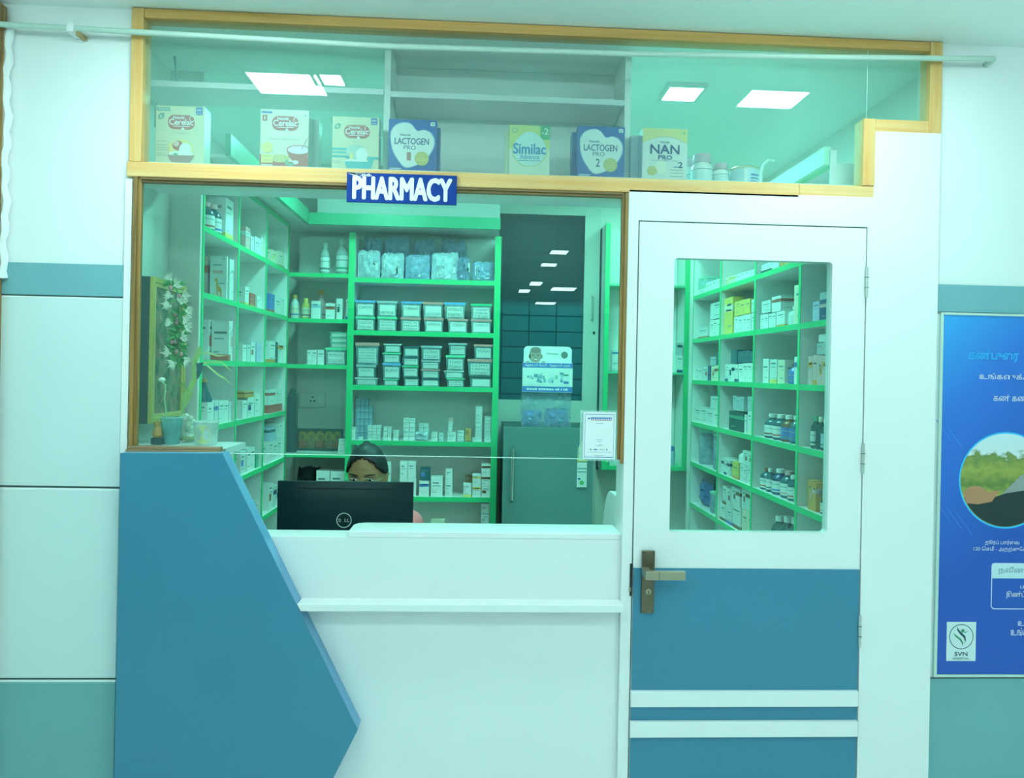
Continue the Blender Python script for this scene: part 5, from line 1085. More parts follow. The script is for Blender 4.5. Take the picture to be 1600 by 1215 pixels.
stacks = [[(555, 590, 590, 'W', ['T.CILACAR', 'T.AMLOKIND']), (557, 587, 570, 'S', ['TENORIC']), (556, 592, 535, 'P', ['LOSAR', 'LIPICARD', 'COVERSYL', 'ECOSPRIN', 'CLOPITAB'])],
          [(599, 622, 592, 'g', ['COVANCE', 'CO-DIO']), (598, 626, 567, 'U', ['RC-PLUS']), (598, 626, 551, 'g', ['CH-BAL']), (600, 627, 537, 'w', [''])],
          [(631, 655, 589, 'D', ['TONACT']), (629, 654, 571, 'G', ['BANFIX']), (629, 655, 557, 'T', ['DYTOR']), (630, 655, 541, 'T', [''])],
          [(658, 687, 591, 'T', ['']), (658, 687, 577, 'P', ['T.AMOXIL']), (658, 687, 563, 'S', ['GABAPIN']), (658, 690, 540, 'S', ['C.ULTRACET', 'T.DOXY'])],
          [(698, 726, 591, 'g', ['CLOPIN', 'ATOR 80']), (694, 725, 579, 'w', ['']), (697, 726, 555, 'g', ['T.LASIX', 'T.DAPLO']), (701, 729, 536, 'S', ['NUSAM'])],
          [(734, 769, 588, 'D', ['']), (731, 769, 561, 'P', ['GLIMY', 'T.REPAG', 'T.ISTAMET']), (741, 770, 538, 'P', ['VOGLI'])]]
for k, s_ in enumerate(stacks):
    z = CZ[3]+.0006
    for q, (x0, x1, yt, lc_, wd) in enumerate(s_):
        z = tub(x0, x1, yt, z, lc_, wd, f'{CN[lc_]}-lidded tub, {ORD[q]} up in the {ORD[k]} stack, third shelf, rear rack', g3, bodyc=(.25, .42, .44), labc='w')+.0006
# small cartons stacked on the fourth shelf
def grid(row, x0, x1, yt, cols, rows, col, who, acc=None, d=.05, Y=YC, topy=None):
    xa, xb = CX_(x0, 680, Y), CX_(x1, 680, Y); zt = Z_((x0+x1)/2, yt, Y); z0 = CZ[row]+.0006; h = (zt-z0)/rows; w = (xb-xa)/cols
    for c_ in range(cols):
        for r_ in range(rows):
            j = rk.uniform(-.0012, .0012)
            pos = f'{ORD[r_]} up' + ('' if cols == 1 else f' in the {ORD[c_]} column')
            carton('small_carton', xa+w*c_+.0011+j*.4, xb-w*(cols-1-c_)-.0011+j*.4, Y+abs(j), Y+d, z0+h*r_+.0002, z0+h*(r_+1)-.0016, col, acc, None, f'{CN[col]} carton, {pos}, {who}, fourth shelf', 'carton', 'small cartons on the fourth shelf, rear rack', plain=(acc is None and rk.random() < .25))
grid(4, 548, 555, 667, 1, 2, 'W', 'slim stack beside the upright')
YA = YC+.05
for c_ in range(4):       # blister-like block of clear bluish cartons
    for r_ in range(6 if c_ < 3 else 5):
        xa, xb = CX_(555, 680, YA), CX_(581, 680, YA); w = (xb-xa)/4; z0 = CZ[4]+.0006; h = (Z_(568, 622, YA)-z0)/6
        b = MB().box(xa+w*c_+.0006, xa+w*(c_+1)-.0006, YA, YA+.05, z0+h*r_+.0003, z0+h*(r_+1)-.002, plastic((.36, .52, .66), .75))
        tag(b.build('clear_packet'), f'clear bluish packet, {ORD[r_]} up, {ORD[c_]} column of packet block, fourth shelf', 'packet', 'clear bluish packets on the fourth shelf, rear rack')
cen(4, 560, 567, 683, 'W', 'tiny white carton before the clear packet block, fourth shelf, rear rack', d=.03)
grid(4, 574, 595, 664, 3, 5, 'W', 'wide white block'); grid(4, 599, 611.5, 666.5, 2, 3, 'W', 'cube block'); grid(4, 614.5, 623, 672, 1, 3, 'W', 'short single stack')
grid(4, 630, 648.5, 653, 2, 5, 'W', 'tall twin stack', d=.04); grid(4, 654, 669.5, 661, 2, 4, 'w', 'twin stack behind the plastic bag', Y=YC+.06)
o = bag_mesh((CX_(658, 690), YC+.02, CZ[4]+.001), CX_(667, 690)-CX_(647, 690), Z_(658, 675, YC)-CZ[4], .05, 97, bagm[1]); tag(o.build('plastic_bag', smooth=True), 'small crumpled clear bag before the twin stack, fourth shelf, rear rack', 'bag')
grid(4, 674, 684, 675, 1, 2, 'W', 'squat stack beside the tilted carton'); cen(4, 686, 693, 677, 'w', 'pale tilted carton, fourth shelf, rear rack', acc='U')
grid(4, 699, 712.5, 675, 1, 1, 'W', 'base of the narrow stack'); zt = Z_(705, 675, YC)+.001
for q in range(4):
    h = (Z_(703, 653, YC)-zt)/4; xa, xb = CX_(700+q*.4, 665), CX_(706.5+q*.4, 665)
    carton('small_carton', xa, xb, YC+.002, YC+.045, zt+h*q, zt+h*(q+1)-.0005, 'W' if q < 3 else 'P', None, None, f'white carton, {ORD[q]} up in the narrow leaning stack, fourth shelf', 'carton', 'small cartons on the fourth shelf, rear rack')
grid(4, 715, 725, 673, 1, 2, 'W', 'stack with blue-edged cartons', acc='U'); grid(4, 727, 736, 669.5, 1, 2, 'O', 'orange-brown pair', acc='K')
grid(4, 742.5, 753, 635, 1, 9, 'W', 'tallest stack'); grid(4, 756.5, 767.5, 650, 1, 7, 'w', 'stack against the upright')
cen(4, 738.5, 747.5, 684, 'W', 'small white carton lying before the tallest stack, fourth shelf', d=.03, Y=YC-.016, name='small_carton')
cen(4, 759.5, 767.5, 685, 'W', 'small white carton lying before the upright, fourth shelf', d=.03, Y=YC-.016, name='small_carton')
# fifth shelf
c5 = 'cartons on the fifth shelf, rear rack'; on5 = ', fifth shelf, rear rack'
cen(5, 600, 611, 722, 'w', 'pale carton behind the seated person'+on5, group=c5)
_, z = cen(5, 624.6, 637, 745.5, 'W', 'white carton beside the monitor, lower of the first pair'+on5, group=c5); cen(5, 625, 637, 720.5, 'W', 'white carton with dark line, upper of the first pair'+on5, z0=z+.0006, acc=None, group=c5)
_, z = cen(5, 637.4, 650.5, 745.5, 'W', 'white carton in the second pair, lower one'+on5, group=c5); cen(5, 637.5, 650, 720.5, 'W', 'white carton in the second pair, upper one'+on5, z0=z+.0006, group=c5)
_, z = cen(5, 655, 670.5, 751, 'W', 'white carton with blue title, under the blue one'+on5, acc='B', group=c5); cen(5, 656.5, 672, 731, 'T', 'dark blue-topped carton above the blue-titled one'+on5, acc='B', z0=z+.0006, Y=YC+.008, group=c5)
cen(5, 673.5, 692, 745, 'W', 'single broad white carton'+on5, d=.08, group=c5)
_, z = cen(5, 695.5, 707, 752, 'W', 'white carton, lower of the slim pair'+on5, group=c5); cen(5, 696, 707, 733.5, 'W', 'white carton, upper of the slim pair'+on5, z0=z+.0006, group=c5)
def sel(x0, x1, yts, acc, who):
    z = CZ[5]+.0006
    for q, (yt, ac) in enumerate(zip(yts, acc)):
        _, z = cen(5, x0, x1, yt, 'W', f'white carton with {CN[ac]} wave, {ORD[q]} up, {who}{on5}', acc=ac, z0=z, group=c5); z += .0006
sel(724, 737, [756], ['Y'], 'front stack'); sel(738, 751.5, [757, 741], ['Y', 'Y'], 'middle stack'); sel(752.5, 766.5, [759.5, 741.5, 724.5], ['K', 'K', 'K'], 'stack by the upright')
_, z = cen(5, 727, 737, 756.2, 'w', 'pale base carton behind the front stack'+on5, Y=YC+.07, group=c5); cen(5, 727, 738, 743.5, 'K', 'brown carton above the front stack'+on5, z0=z+.0006, Y=YC+.07, group=c5)
# lowest shelf
cen(6, 673, 695.5, 811, 'C', 'cream carton with brown lid showing above the counter, lowest shelf', acc='K')
z = CZ[6]+.0006
for q, yt in enumerate((820, 804, 787)):
    _, z = cen(6, 752, 764, yt, 'W', f'white carton, {ORD[q]} up in the lowest shelf stack, rear rack', acc='S', z0=z); z += .0006
# ---- corner shelves
YK = YBK+.03
def KX(x, y=600): return X_(x, y, YK)
def kc(row, x0, x1, yt, col, label, acc=None, z0=None, d=.05):
    z = KZ[row]+.0006 if z0 is None else z0; zt = Z_((x0+x1)/2, yt, YK)
    carton('medicine_carton', KX(x0)+.0005, KX(x1)-.0005, YK, YK+d, z, zt, col, acc, None, label); return zt
def kb(row, x0, x1, yt, bodyc, capc, labc, label, clear=False, Y=YK+.05, acc=None, name='medicine_bottle'):
    r = (X_(x1, yt, Y)-X_(x0, yt, Y))/2; bottle(X_((x0+x1)/2, yt, Y), Y, KZ[row]+.0006, r, Z_((x0+x1)/2, yt, Y)-KZ[row], bodyc, capc, labc, label, 'bottles on the corner shelves', acc, name, clear)
kb(0, 501, 516, 380, 'w', 'w', 'W', 'empty-looking clear bottle with white label, corner shelves, top shelf', True, name='clear_bottle')
kb(0, 526, 545, 375, 'w', 'w', 'W', 'larger clear bottle with green printed label, corner shelves, top shelf', True, acc='G', name='clear_bottle')
kb(1, 454, 468, 461, 'w', 'O', 'C', 'pale jar with orange cap and blue foot, corner shelves, second shelf', acc='B'); kb(1, 472, 485, 466, 'Y', 'Y', 'C', 'yellow-capped bottle with hand picture, corner shelves, second shelf', acc='K'); kb(1, 494, 511, 453, 'P', 'O', 'P', 'tallest jar with orange lid behind the cartons, corner shelves', Y=YK+.13)
for k, (x0, x1, yt, ac) in enumerate(((484, 498.5, 470, 'U'), (506.5, 521, 473.5, 'R'), (523.5, 533, 466.5, 'D'), (538, 546, 467, 'B'))):
    kc(1, x0, x1, yt, 'W', ['broad white carton with sky blue swirl', 'broad white carton with red swirl', 'tall white carton with dark swirl', 'tall white carton with navy swirl'][k]+', corner shelves, second shelf', ac)
for k, (x0, x1) in enumerate(((479, 486), (486.2, 494), (495, 505))): kc(2, x0, x1, 546.5, 'W', ['slim white carton in a joined pair', 'white carton in a joined pair', 'separate white carton beside the tubs'][k]+', corner shelves, third shelf', None)
gk = 'storage tubs on the corner shelves'
z = tub(509, 541, 543, KZ[2]+.0006, 'g', ['METROGYL', 'DOLO 650'], 'broad mint-lidded tub at the base, corner shelves, third shelf', gk, Y=YK)
for k, yt in enumerate((535, 526.5, 518.5)):
    z = tub(515+(.5 if k == 0 else 0), 543.5, yt, z+.0006, 'g', [['AZITHRO'], ['MONTEK'], ['MINOCIN']][k], f'flat mint-lidded tub, {ORD[k+1]} up on the broad tub, corner shelves', gk, Y=YK)
z = KZ[3]+.0006
for k, yt in enumerate((703, 698.5, 694, 687)):
    h = KZ[3]
    zz = Z_(535, yt-1, YK-.02); carton('small_carton', X_(528+k*.5, 690, YK-.02), X_(542+k*.3, 690, YK-.02), YK-.02, YK+.03, z, zz, 'W', None, None, f'flat white carton, {ORD[k]} up in the pile before the picture, corner shelves', group='flat cartons in the corner pile'); z = zz+.0006
kc(4, 497, 518, 735, 'W', 'white carton with printed numbers beside the monitor, lowest corner shelf', 'S', d=.08); kc(4, 519, 541, 736, 'W', 'white carton partly behind the seated person, lowest corner shelf', None, d=.08)
o = bag_mesh((KX(480), YK+.10, KZ[4]+.001), KX(500)-KX(462), Z_(480, 733, YK)-KZ[4], .12, 99, mat((.02, .035, .04), .4, name='black_vinyl')); tag(o.build('handbag', smooth=True), 'black handbag on the lowest corner shelf behind the monitor', 'bag')
# switchboard, picture, dark stand in the corner
t = thing('switchboard', 'white wall switchboard with socket on the corner shelves back panel', 'switchboard', (KX(490), YBK+.22, 1.42))
ysw = YBK+.2345
p = lambda x, y: (X_(x, y, ysw), Z_(x, y, ysw)); a = p(469, 636); c_ = p(509, 613)
MB().box(a[0], c_[0], ysw-.012, ysw-.0005, a[1], c_[1], mat((.76, .80, .76), .4, name='switch_white')).build('switch_plate', t, bevel=.002)
b = MB()
for x, y in ((489, 620), (486, 626), (492, 626)): b.oval(*p(x, y), .005, .006, ysw-.0125, black, 10)
b.build('socket_hole', t); q0, q1 = p(498, 629), p(503, 619); MB().box(q0[0], q1[0], ysw-.017, ysw-.0121, q0[1], q1[1], mat((.85, .88, .86), .3, name='switch_rocker')).build('rocker_switch', t)
yp = YBK+.14; p = lambda x, y: (X_(x, y, yp), Z_(x, y, yp)); a = p(463, 703); c_ = p(536, 670)
t = thing('framed_picture', 'long dark framed picture of five golden figures standing on the corner shelf', 'picture', ((a[0]+c_[0])/2, yp, KZ[3]+.0008)); zb_ = KZ[3]+.0008
fm = mat((.05, .09, .09), .35, name='frame_dark')
b = MB(); b.prism([(a[0], zb_), (c_[0], zb_), (c_[0], c_[1]), (a[0], c_[1])], yp, yp+.014, fm, holes=[[(a[0]+.012, zb_+.012), (c_[0]-.012, zb_+.012), (c_[0]-.012, c_[1]-.012), (a[0]+.012, c_[1]-.012)]]); b.build('picture_frame', t)
b = MB(); b.rect(a[0]+.01, c_[0]-.01, zb_+.01, c_[1]-.01, yp+.006, mat((.12, .11, .07), .5, var=.4, scale=30, name='print_ground'))
for k in range(5):
    cx = a[0]+(c_[0]-a[0])*(.12+.19*k); cz = zb_+(c_[1]-zb_)*.62; sc = (c_[1]-zb_)
    b.oval(cx, cz, sc*.20, sc*.27, yp+.0055, mat((.40, .26, .06), .5, var=.4, scale=60, name='halo_gold'), 20); b.oval(cx, cz-sc*.02, sc*.10, sc*.15, yp+.005, mat((.22, .15, .08), .5, var=.3, scale=90, name='figure_face'), 16); b.flat([(cx-sc*.26, zb_+.0125), (cx+sc*.26, zb_+.0125), (cx+sc*.16, zb_+sc*.42), (cx+sc*.05, zb_+sc*.5), (cx-sc*.05, zb_+sc*.5), (cx-sc*.16, zb_+sc*.42)], yp+.0045, mat((.36, .12, .06) if k % 2 == 0 else (.26, .16, .09), .5, var=.6, scale=70, name='figure_robe'))
b.build('picture_print', t)
o = MB(); xx = X_(457, 650, YK+.02); zt = Z_(457, 606, YK+.02); r = .017
o.box(xx-.022, xx+.022, YK, YK+.05, KZ[3]+.0006, zt-.03, mat((.03, .08, .09), .3, name='dark_plastic')); o.lathe([(.020, zt-.0299), (.016, zt-.01), (.006, zt)], xx, YK+.025, mat((.03, .08, .09), .3, name='dark_plastic'), 14)
tag(o.build('dark_flask', smooth=False), 'tall dark insulated flask in the corner beside the switchboard', 'flask')
# items in the narrow wall cabinet
def wcx(x): return X_(x, 600, YW+.03)
def wcc(x0, x1, yt, zsh, col, label, acc=None):
    zt = max(Z_((x0+x1)/2, yt, YW+.03), zsh+.02); carton('medicine_carton', wcx(x0), wcx(x1), YW+.03, YW+.07, zsh+.0006, zt, col, acc, None, label)
    return zt
zs1 = Z_(960, 580, YW)
z = wcc(955.5, 966, 562, zs1, 'w', 'pale carton with black dots, wall cabinet by the window frame', 'S'); wcc(955.5, 966, 547, z, 'w', 'pale carton topping the pair in the wall cabinet by the window frame', 'B')
z = wcc(1057, 1066, 555, zs1, 'w', 'pale carton with navy band, wall cabinet seen through the door pane', 'N'); wcc(1057, 1065, 535, z, 'S', 'grey carton upper in the wall cabinet seen through the door pane', 'D')
z = wcc(955, 966, 712, wzb+.022, 'w', 'pale carton at the base of the wall cabinet by the payment notice', 'S')
t = thing('spray_bottle', 'slim pale bottle with blue cap at the base of the wall cabinet', 'bottle', (wcx(1053), YW+.05, wzb+.022))
zt = Z_(1053, 697, YW+.05); z0 = wzb+.0226; MB().lathe([(.017, z0), (.018, z0+.01), (.018, zt-.03), (.012, zt-.025)], wcx(1053.5), YW+.05, cm('U'), 16).build('bottle_body', t, smooth=True); MB().lathe([(.015, zt-.0249), (.015, zt-.002), (.012, zt)], wcx(1053.5), YW+.05, cm('B'), 14).build('cap', t, smooth=True)
# ================================================================ WINDOW LEDGE: framed picture, flowers, cups
LEDGE = Z_(270, 697, F+.06)-.004
o = MB().box(-1.139, X_(346, 702, F+.02), F+.01, F+.27, LEDGE-.02, LEDGE, laminate2).build('trim_5'); struct(o)
xf = -1.056
pn, pf = PX(238, 545, xf).y, PX(291, 545, xf).y
zt0 = PX(238, 431, xf).z; zb0_ = PX(236, 662, xf).z
t = thing('wall_picture', 'gold framed dark floral picture hung on the side wall behind the window glass', 'picture', (xf-.03, (pn+pf)/2, zb0_))
gold_f = mat((.62, .50, .12), .3, metal=.35, var=.25, scale=70, name='gilt_frame'); darkside = mat((.03, .05, .05), .5, var=.2, name='frame_side')
MB().box(-1.139, xf-.012, pn, pf, zb0_, zt0, darkside).build('backing_box', t)
def yz_ring(b, y0, y1, z0, z1, w, x0, x1, m): b.prism([(y0, z0), (y1, z0), (y1, z1), (y0, z1)], x0, x1, m, ax='x', holes=[[(y0+w, z0+w), (y1-w, z0+w), (y1-w, z1-w), (y0+w, z1-w)]])
b = MB(); yz_ring(b, pn, pf, zb0_, zt0, .018, xf-.0119, xf, gold_f); b.build('outer_frame', t, bevel=.002)
b = MB(); yz_ring(b, pn+.0185, pf-.0185, zb0_+.0185, zt0-.0185, .012, xf-.0119, xf-.003, mat((.75, .62, .2), .3, metal=.3, var=.3, scale=150, name='gilt_bead')); b.build('inner_frame', t)
def floral():
    m = bpy.data.materials.new('floral_print'); t_, N, L_ = nodes(m)
    out = N.new('ShaderNodeOutputMaterial'); p = N.new('ShaderNodeBsdfPrincipled'); p.inputs['Roughness'].default_value = .2; L_.new(p.outputs[0], out.inputs[0])
    tc = N.new('ShaderNodeTexCoord'); no = N.new('ShaderNodeTexNoise'); no.inputs['Scale'].default_value = 28; no.inputs['Detail'].default_value = 5; L_.new(tc.outputs['Object'], no.inputs['Vector'])
    r = N.new('ShaderNodeValToRGB'); L_.new(no.outputs[0], r.inputs[0]); el = r.color_ramp.elements
    el[0].position = .3; el[0].color = (.04, .07, .04, 1); el[1].position = .72; el[1].color = (.42, .44, .34, 1)
    for ps, c in ((.45, (.10, .14, .07)), (.55, (.25, .22, .12)), (.62, (.36, .15, .10))): q = el.new(ps); q.color = (*c, 1)
    L_.new(r.outputs[0], p.inputs['Base Color']); return m
MB().box(xf-.0119, xf-.008, pn+.0306, pf-.0306, zb0_+.0306, zt0-.0306, floral()).build('picture_print', t)
# garland of white flowers hanging down the front of the picture
YG = 2.66; GXp = -1.02
gr = thing('flower_garland', 'hanging garland of white flowers and green leaves over the gold framed picture', 'garland', (GXp, YG, PX(285, 570, GXp).z))
petal = mat((.80, .85, .72), .5, var=.08, name='white_petal'); gleaf = mat((.10, .38, .10), .5, var=.3, scale=40, name='garland_leaf'); pinkf = mat((.75, .32, .38), .5, var=.1, name='pink_bud')
rg = random.Random(8)
gpath = [PY(x, y, YG) for x, y in ((268, 436), (277, 455), (281, 475), (279, 495), (277, 515), (277, 535), (281, 552), (279, 566))]
MB().tube(gpath, .003, gleaf, 6).build('string', gr)
def leaf_shape(b, p, d, n, L_, w, m):
    d = Vector(d).normalized(); s_ = d.cross(Vector(n)).normalized(); p = Vector(p); up = s_.cross(d)
    b.add([p, p+d*L_*.5+s_*w+up*w*.2, p+d*L_-up*L_*.12, p+d*L_*.5-s_*w+up*w*.2, p+d*L_*.5-up*w*.1], [(0, 1, 4), (1, 2, 4), (2, 3, 4), (3, 0, 4)], m)
lf = MB(); bud = MB()
for k in range(26):
    q = rg.random()*(len(gpath)-1); i = int(q); p = gpath[i].lerp(gpath[min(i+1, len(gpath)-1)], q-i)
    for _ in range(5): leaf_shape(lf, p, (rg.uniform(-1, 1), rg.uniform(-1, .2), rg.uniform(-.9, .5)), (rg.uniform(-.3, .3), -1, .3), rg.uniform(.025, .05), rg.uniform(.004, .008), gleaf)
    if k % 3 == 0: bud.ball(p+Vector((rg.uniform(-.02, .02), -.015, rg.uniform(-.01, .01))), .007, .007, .009, pinkf, 8, 6)
lf.build('garland_leaves', gr); bud.build('pink_buds', gr)
for (x, y, a) in ((267, 437, 2.2), (273, 446, .4), (286, 462, .2), (268, 463, 2.8), (291, 486, .1), (266, 478, 3.0), (287, 497, -.4), (268, 505, 2.9), (290, 510, -.2), (283, 528, .3), (266, 552, 2.9), (289, 560, -.6), (274, 567, 3.6), (283, 474, 1.2)):
    p = PY(x, y, YG-.02); fl = MB()
    for q in range(6):
        aa = a+(q-2.5)*.34; leaf_shape(fl, p, (math.cos(aa), rg.uniform(-.6, -.1), math.sin(aa)), (0, -1, .2), rg.uniform(.022, .036), .0045, petal)
    fl.ball(p, .005, .005, .005, petal, 8, 6); fl.build('flower', gr)
# plastic cup with a trailing plant
def stem_pts(px, Y): return [PY(x, y, Y) for x, y in px]
YP_ = F+.17
cpx = X_(268, 670, YP_); r0 = (X_(285, 660, YP_)-X_(252, 660, YP_))/2; ztc = Z_(268, 651, YP_)
cup = thing('plant_cup', 'translucent teal cup holding cut plant stems on the window ledge', 'plant', (cpx, YP_, LEDGE))
MB().lathe([(r0*.72, LEDGE+.001), (r0, ztc)], cpx, YP_, plastic((.18, .50, .50), .65), 22, cap=False).lathe([(0.001, LEDGE+.001), (r0*.72, LEDGE+.001)], cpx, YP_, plastic((.18, .50, .50), .65), 22, cap=False).lathe([(r0*1.0, ztc-.004), (r0*1.06, ztc-.002), (r0*1.0, ztc)], cpx, YP_, plastic((.4, .66, .66), .7), 22, cap=False).build('cup', cup, smooth=True)
b = MB(); b.lathe([(r0*.68, LEDGE+.002), (r0*.86, LEDGE+.05)], cpx, YP_, mat((.03, .16, .10), .6, var=.5, scale=50, name='moss'), 16); b.build('moss_fill', cup, smooth=True)
stemg = mat((.40, .62, .36), .5, var=.15, name='pale_stem'); longl = mat((.34, .52, .16), .45, var=.2, scale=30, name='long_leaf')
def ribbon(b, pts, ws, m):
    vs = []; 
    for k, p in enumerate(pts):
        d = (pts[min(k+1, len(pts)-1)]-pts[max(0, k-1)]).normalized(); s_ = d.cross(Vector((0, -1, 0))).normalized(); vs += [p+s_*ws[k], p-s_*ws[k]+Vector((0, .004, 0))]
    b.add(vs, [(2*k, 2*k+2, 2*k+3, 2*k+1) for k in range(len(pts)-1)], m)
b = MB(); b.tube(stem_pts([(262, 660), (259, 640), (257, 622), (259, 600)], YP_), .0022, stemg, 6); b.ball(PY(253, 593, YP_), .012, .010, .008, petal, 10, 6); b.tube(stem_pts([(259, 612), (257, 600), (253, 596)], YP_), .002, stemg, 6)
b.build('stem', cup)
b = MB(); b.tube(stem_pts([(282, 652), (290, 630), (298, 605), (304, 580), (310, 548)], YP_), .003, stemg, 6); b.build('stem', cup)
b = MB()
for px, w in (([(284, 640), (292, 618), (298, 608), (299, 612)], .016), ([(290, 628), (300, 600), (310, 580), (313, 570)], .010), ([(300, 590), (304, 565), (312, 545), (312, 540)], .010), ([(305, 572), (318, 566), (345, 565), (362, 580)], .0035), ([(310, 552), (322, 550), (340, 556), (356, 555)], .003), ([(318, 566), (340, 585), (352, 592), (360, 600)], .003), ([(296, 612), (288, 602), (280, 598), (276, 600)], .004)):
    pts = stem_pts(px, YP_-.01); ribbon(b, pts, [w*.3, w, w*.8, w*.1], longl)
b.build('long_leaves', cup)
b = MB(); ribbon(b, stem_pts([(306, 570), (312, 568), (311, 580), (308, 592)], YP_-.02), [.006, .011, .008, .001], mat((.02, .10, .10), .4, name='dark_leaf')); b.build('dark_leaf', cup)
# orange figurine, white pebbled ornament, white pot
YF = F+.15
fc = X_(246, 675, YF); fz = Z_(246, 662, YF)
fg_ = thing('orange_figurine', 'small orange seated figurine between the picture frame and the plant cup', 'figurine', (fc, YF, LEDGE))
om = mat((.62, .30, .06), .4, var=.25, scale=60, name='orange_clay'); MB().box(fc-.016, fc+.020, YF-.015, YF+.02, LEDGE+.0005, LEDGE+.022, mat((.02, .06, .07), .4, name='dark_plinth')).build('plinth', fg_, bevel=.003)
MB().lathe([(.010, LEDGE+.0225), (.016, LEDGE+.03), (.013, LEDGE+.05), (.008, LEDGE+.058), (.011, LEDGE+.066), (.011, LEDGE+.074), (.005, fz)], fc, YF, om, 16).build('figure', fg_, smooth=True)
YO = F+.23
oc = X_(294, 675, YO); oz = Z_(294, 645, YO)
or_ = MB(); rg = random.Random(4)
for k in range(26):
    z = LEDGE+.012+(oz-LEDGE-.02)*k/26; or_.ball((oc+rg.uniform(-.016, .016), YO+rg.uniform(-.012, .012), z), .010, .010, .010, petal, 8, 6)
or_.ball((oc, YO, LEDGE+.014), .03, .022, .012, mat((.35, .4, .2), .6, var=.3, name='dry_moss'), 12, 6)
tag(or_.build('flower_spray', smooth=True), 'bunch of small whitish blossoms standing behind the plant cup', 'flowers')
pc_ = X_(322, 680, YP_); r1 = (X_(341, 680, YP_)-X_(303, 680, YP_))/2; zp = Z_(322, 659, YP_)
pot = thing('white_pot', 'frosted white cup with pale yellow emblem at the end of the window ledge', 'cup', (pc_, YP_, LEDGE))
frost = plastic((.66, .80, .74), .82, .4)
MB().lathe([(r1*.86, LEDGE+.001), (r1, zp-.004)], pc_, YP_, frost, 24).build('cup_body', pot, smooth=True); MB().lathe([(r1*1.02, zp-.0039), (r1*1.05, zp-.002), (r1*1.02, zp+.003)], pc_, YP_, frost, 24).build('cup_rim', pot, smooth=True)
b = MB(); vs = []; n = 18
for k in range(n):
    a = 2*math.pi*k/n; u = r1*.66*math.cos(a); w_ = .030*math.sin(a); zz = LEDGE+.035+w_; rr_ = (r1*.86+(r1*.14)*(zz-LEDGE)/(zp-LEDGE))*1.012
    vs.append((pc_+u, YP_-math.sqrt(max(1e-6, rr_*rr_-u*u)), zz))
vs.append((pc_, YP_-r1*.93, LEDGE+.035)); b.add(vs, [(k, (k+1) % n, n) for k in range(n)], mat((.72, .72, .30), .4, var=.2, scale=50, name='emblem_yellow')); b.build('emblem', pot)

# ================================================================ MONITOR
YM = 2.70
mo = thing('computer_monitor', 'black desktop monitor seen from behind with round DELL emblem', 'monitor', (X_(540, 800, YM), YM, .765))
mx0, mx1, mzt = X_(433, 800, YM), X_(645, 800, YM), Z_(540, 752.5, YM); mzb = mzt-.298
shell = mat((.002, .020, .026), .42, spec=.35, var=.1, scale=20, name='monitor_black'); seam = mat((.002, .003, .004), .6, var=0, name='seam_black')
b = MB(); NXm, NZm = 12, 8; vs = []
for j in range(NZm+1):
    for i in range(NXm+1):
        u, v = i/NXm*2-1, j/NZm*2-1; bul = .026*(1-max(0, abs(u)-.25)**2/.5625)*(1-max(0, abs(v)-.2)**2/.64)
        vs.append((mx0+(mx1-mx0)*i/NXm, YM-bul, mzb+(mzt-mzb)*j/NZm))
b.add(vs, [(j*(NXm+1)+i, j*(NXm+1)+i+1, (j+1)*(NXm+1)+i+1, (j+1)*(NXm+1)+i) for j in range(NZm) for i in range(NXm)], shell)
b.box(mx0, mx1, YM+.0002, YM+.018, mzb, mzt, shell); b.build('back_shell', mo, smooth=True)
MB().box(mx0+.006, mx1-.006, YM+.0185, YM+.020, mzb+.01, mzt-.006, mat((.05, .09, .12), .2, name='screen')).build('screen', mo)
sx0, sx1 = X_(464, 763, YM-.02), X_(612, 764, YM-.02); zse = Z_(538, 764, YM-.02)
b = MB()
for k in range(16): 
    u0, u1 = k/16, (k+1)/16; yv = lambda u: YM-.026*(1-max(0, abs(((sx0+(sx1-sx0)*u)-mx0)/(mx1-mx0)*2-1)-.25)**2/.5625)*(1-max(0, abs((zse-mzb)/(mzt-mzb)*2-1)-.2)**2/.64)-.0018
    b.add([(sx0+(sx1-sx0)*u0, yv(u0), zse-.0016), (sx0+(sx1-sx0)*u1, yv(u1), zse-.0016), (sx0+(sx1-sx0)*u1, yv(u1), zse+.0016), (sx0+(sx1-sx0)*u0, yv(u0), zse+.0016)], [(0, 1, 2, 3)], seam)
b.build('seam_line', mo)
lcx, lcz = X_(537.5, 812.5, YM-.027), Z_(537.5, 812.5, YM-.027); lr_ = (X_(549.5, 812, YM-.027)-X_(525.5, 812, YM-.027))/2; silver = mat((.55, .62, .60), .3, metal=.2, var=0, name='silver_print')
b = MB(); b.ring(lcx, lcz, lr_*.88, lr_, YM-.0275, silver, 40)
tw = lr_*1.42; th_ = lr_*.40; x = lcx-tw/2
for ch, w_ in (('D', .26), ('E', .24), ('L', .22), ('L', .22)):
    if ch == 'E':
        tb = MB(); tb.text('E', -.5, .5, -.5, .5, 0, silver, .02); ca, sa = math.cos(.6), math.sin(.6)
        c0 = (x+tw*w_/2, lcz); b.add([(c0[0]+(v[0]*tw*w_*.7)*ca-(v[2]*th_)*sa, YM-.0275, c0[1]+(v[0]*tw*w_*.7)*sa+(v[2]*th_)*ca) for v in tb.v], tb.f, silver)
    else: b.text(ch, x+tw*.03, x+tw*(w_-.03), lcz-th_/2, lcz+th_/2, YM-.0275, silver, .02)
    x += tw*w_+tw*.02
b.build('brand_emblem', mo)
MB().box(X_(540, 800, YM)-.03, X_(540, 800, YM)+.03, YM-.035, YM-.0262, .77, mzb+.14, shell).build('stand_neck', mo); MB().box(X_(540, 800, YM)-.11, X_(540, 800, YM)+.11, YM-.07, YM+.09, .7655, .7758, shell).build('stand_base', mo, bevel=.003)

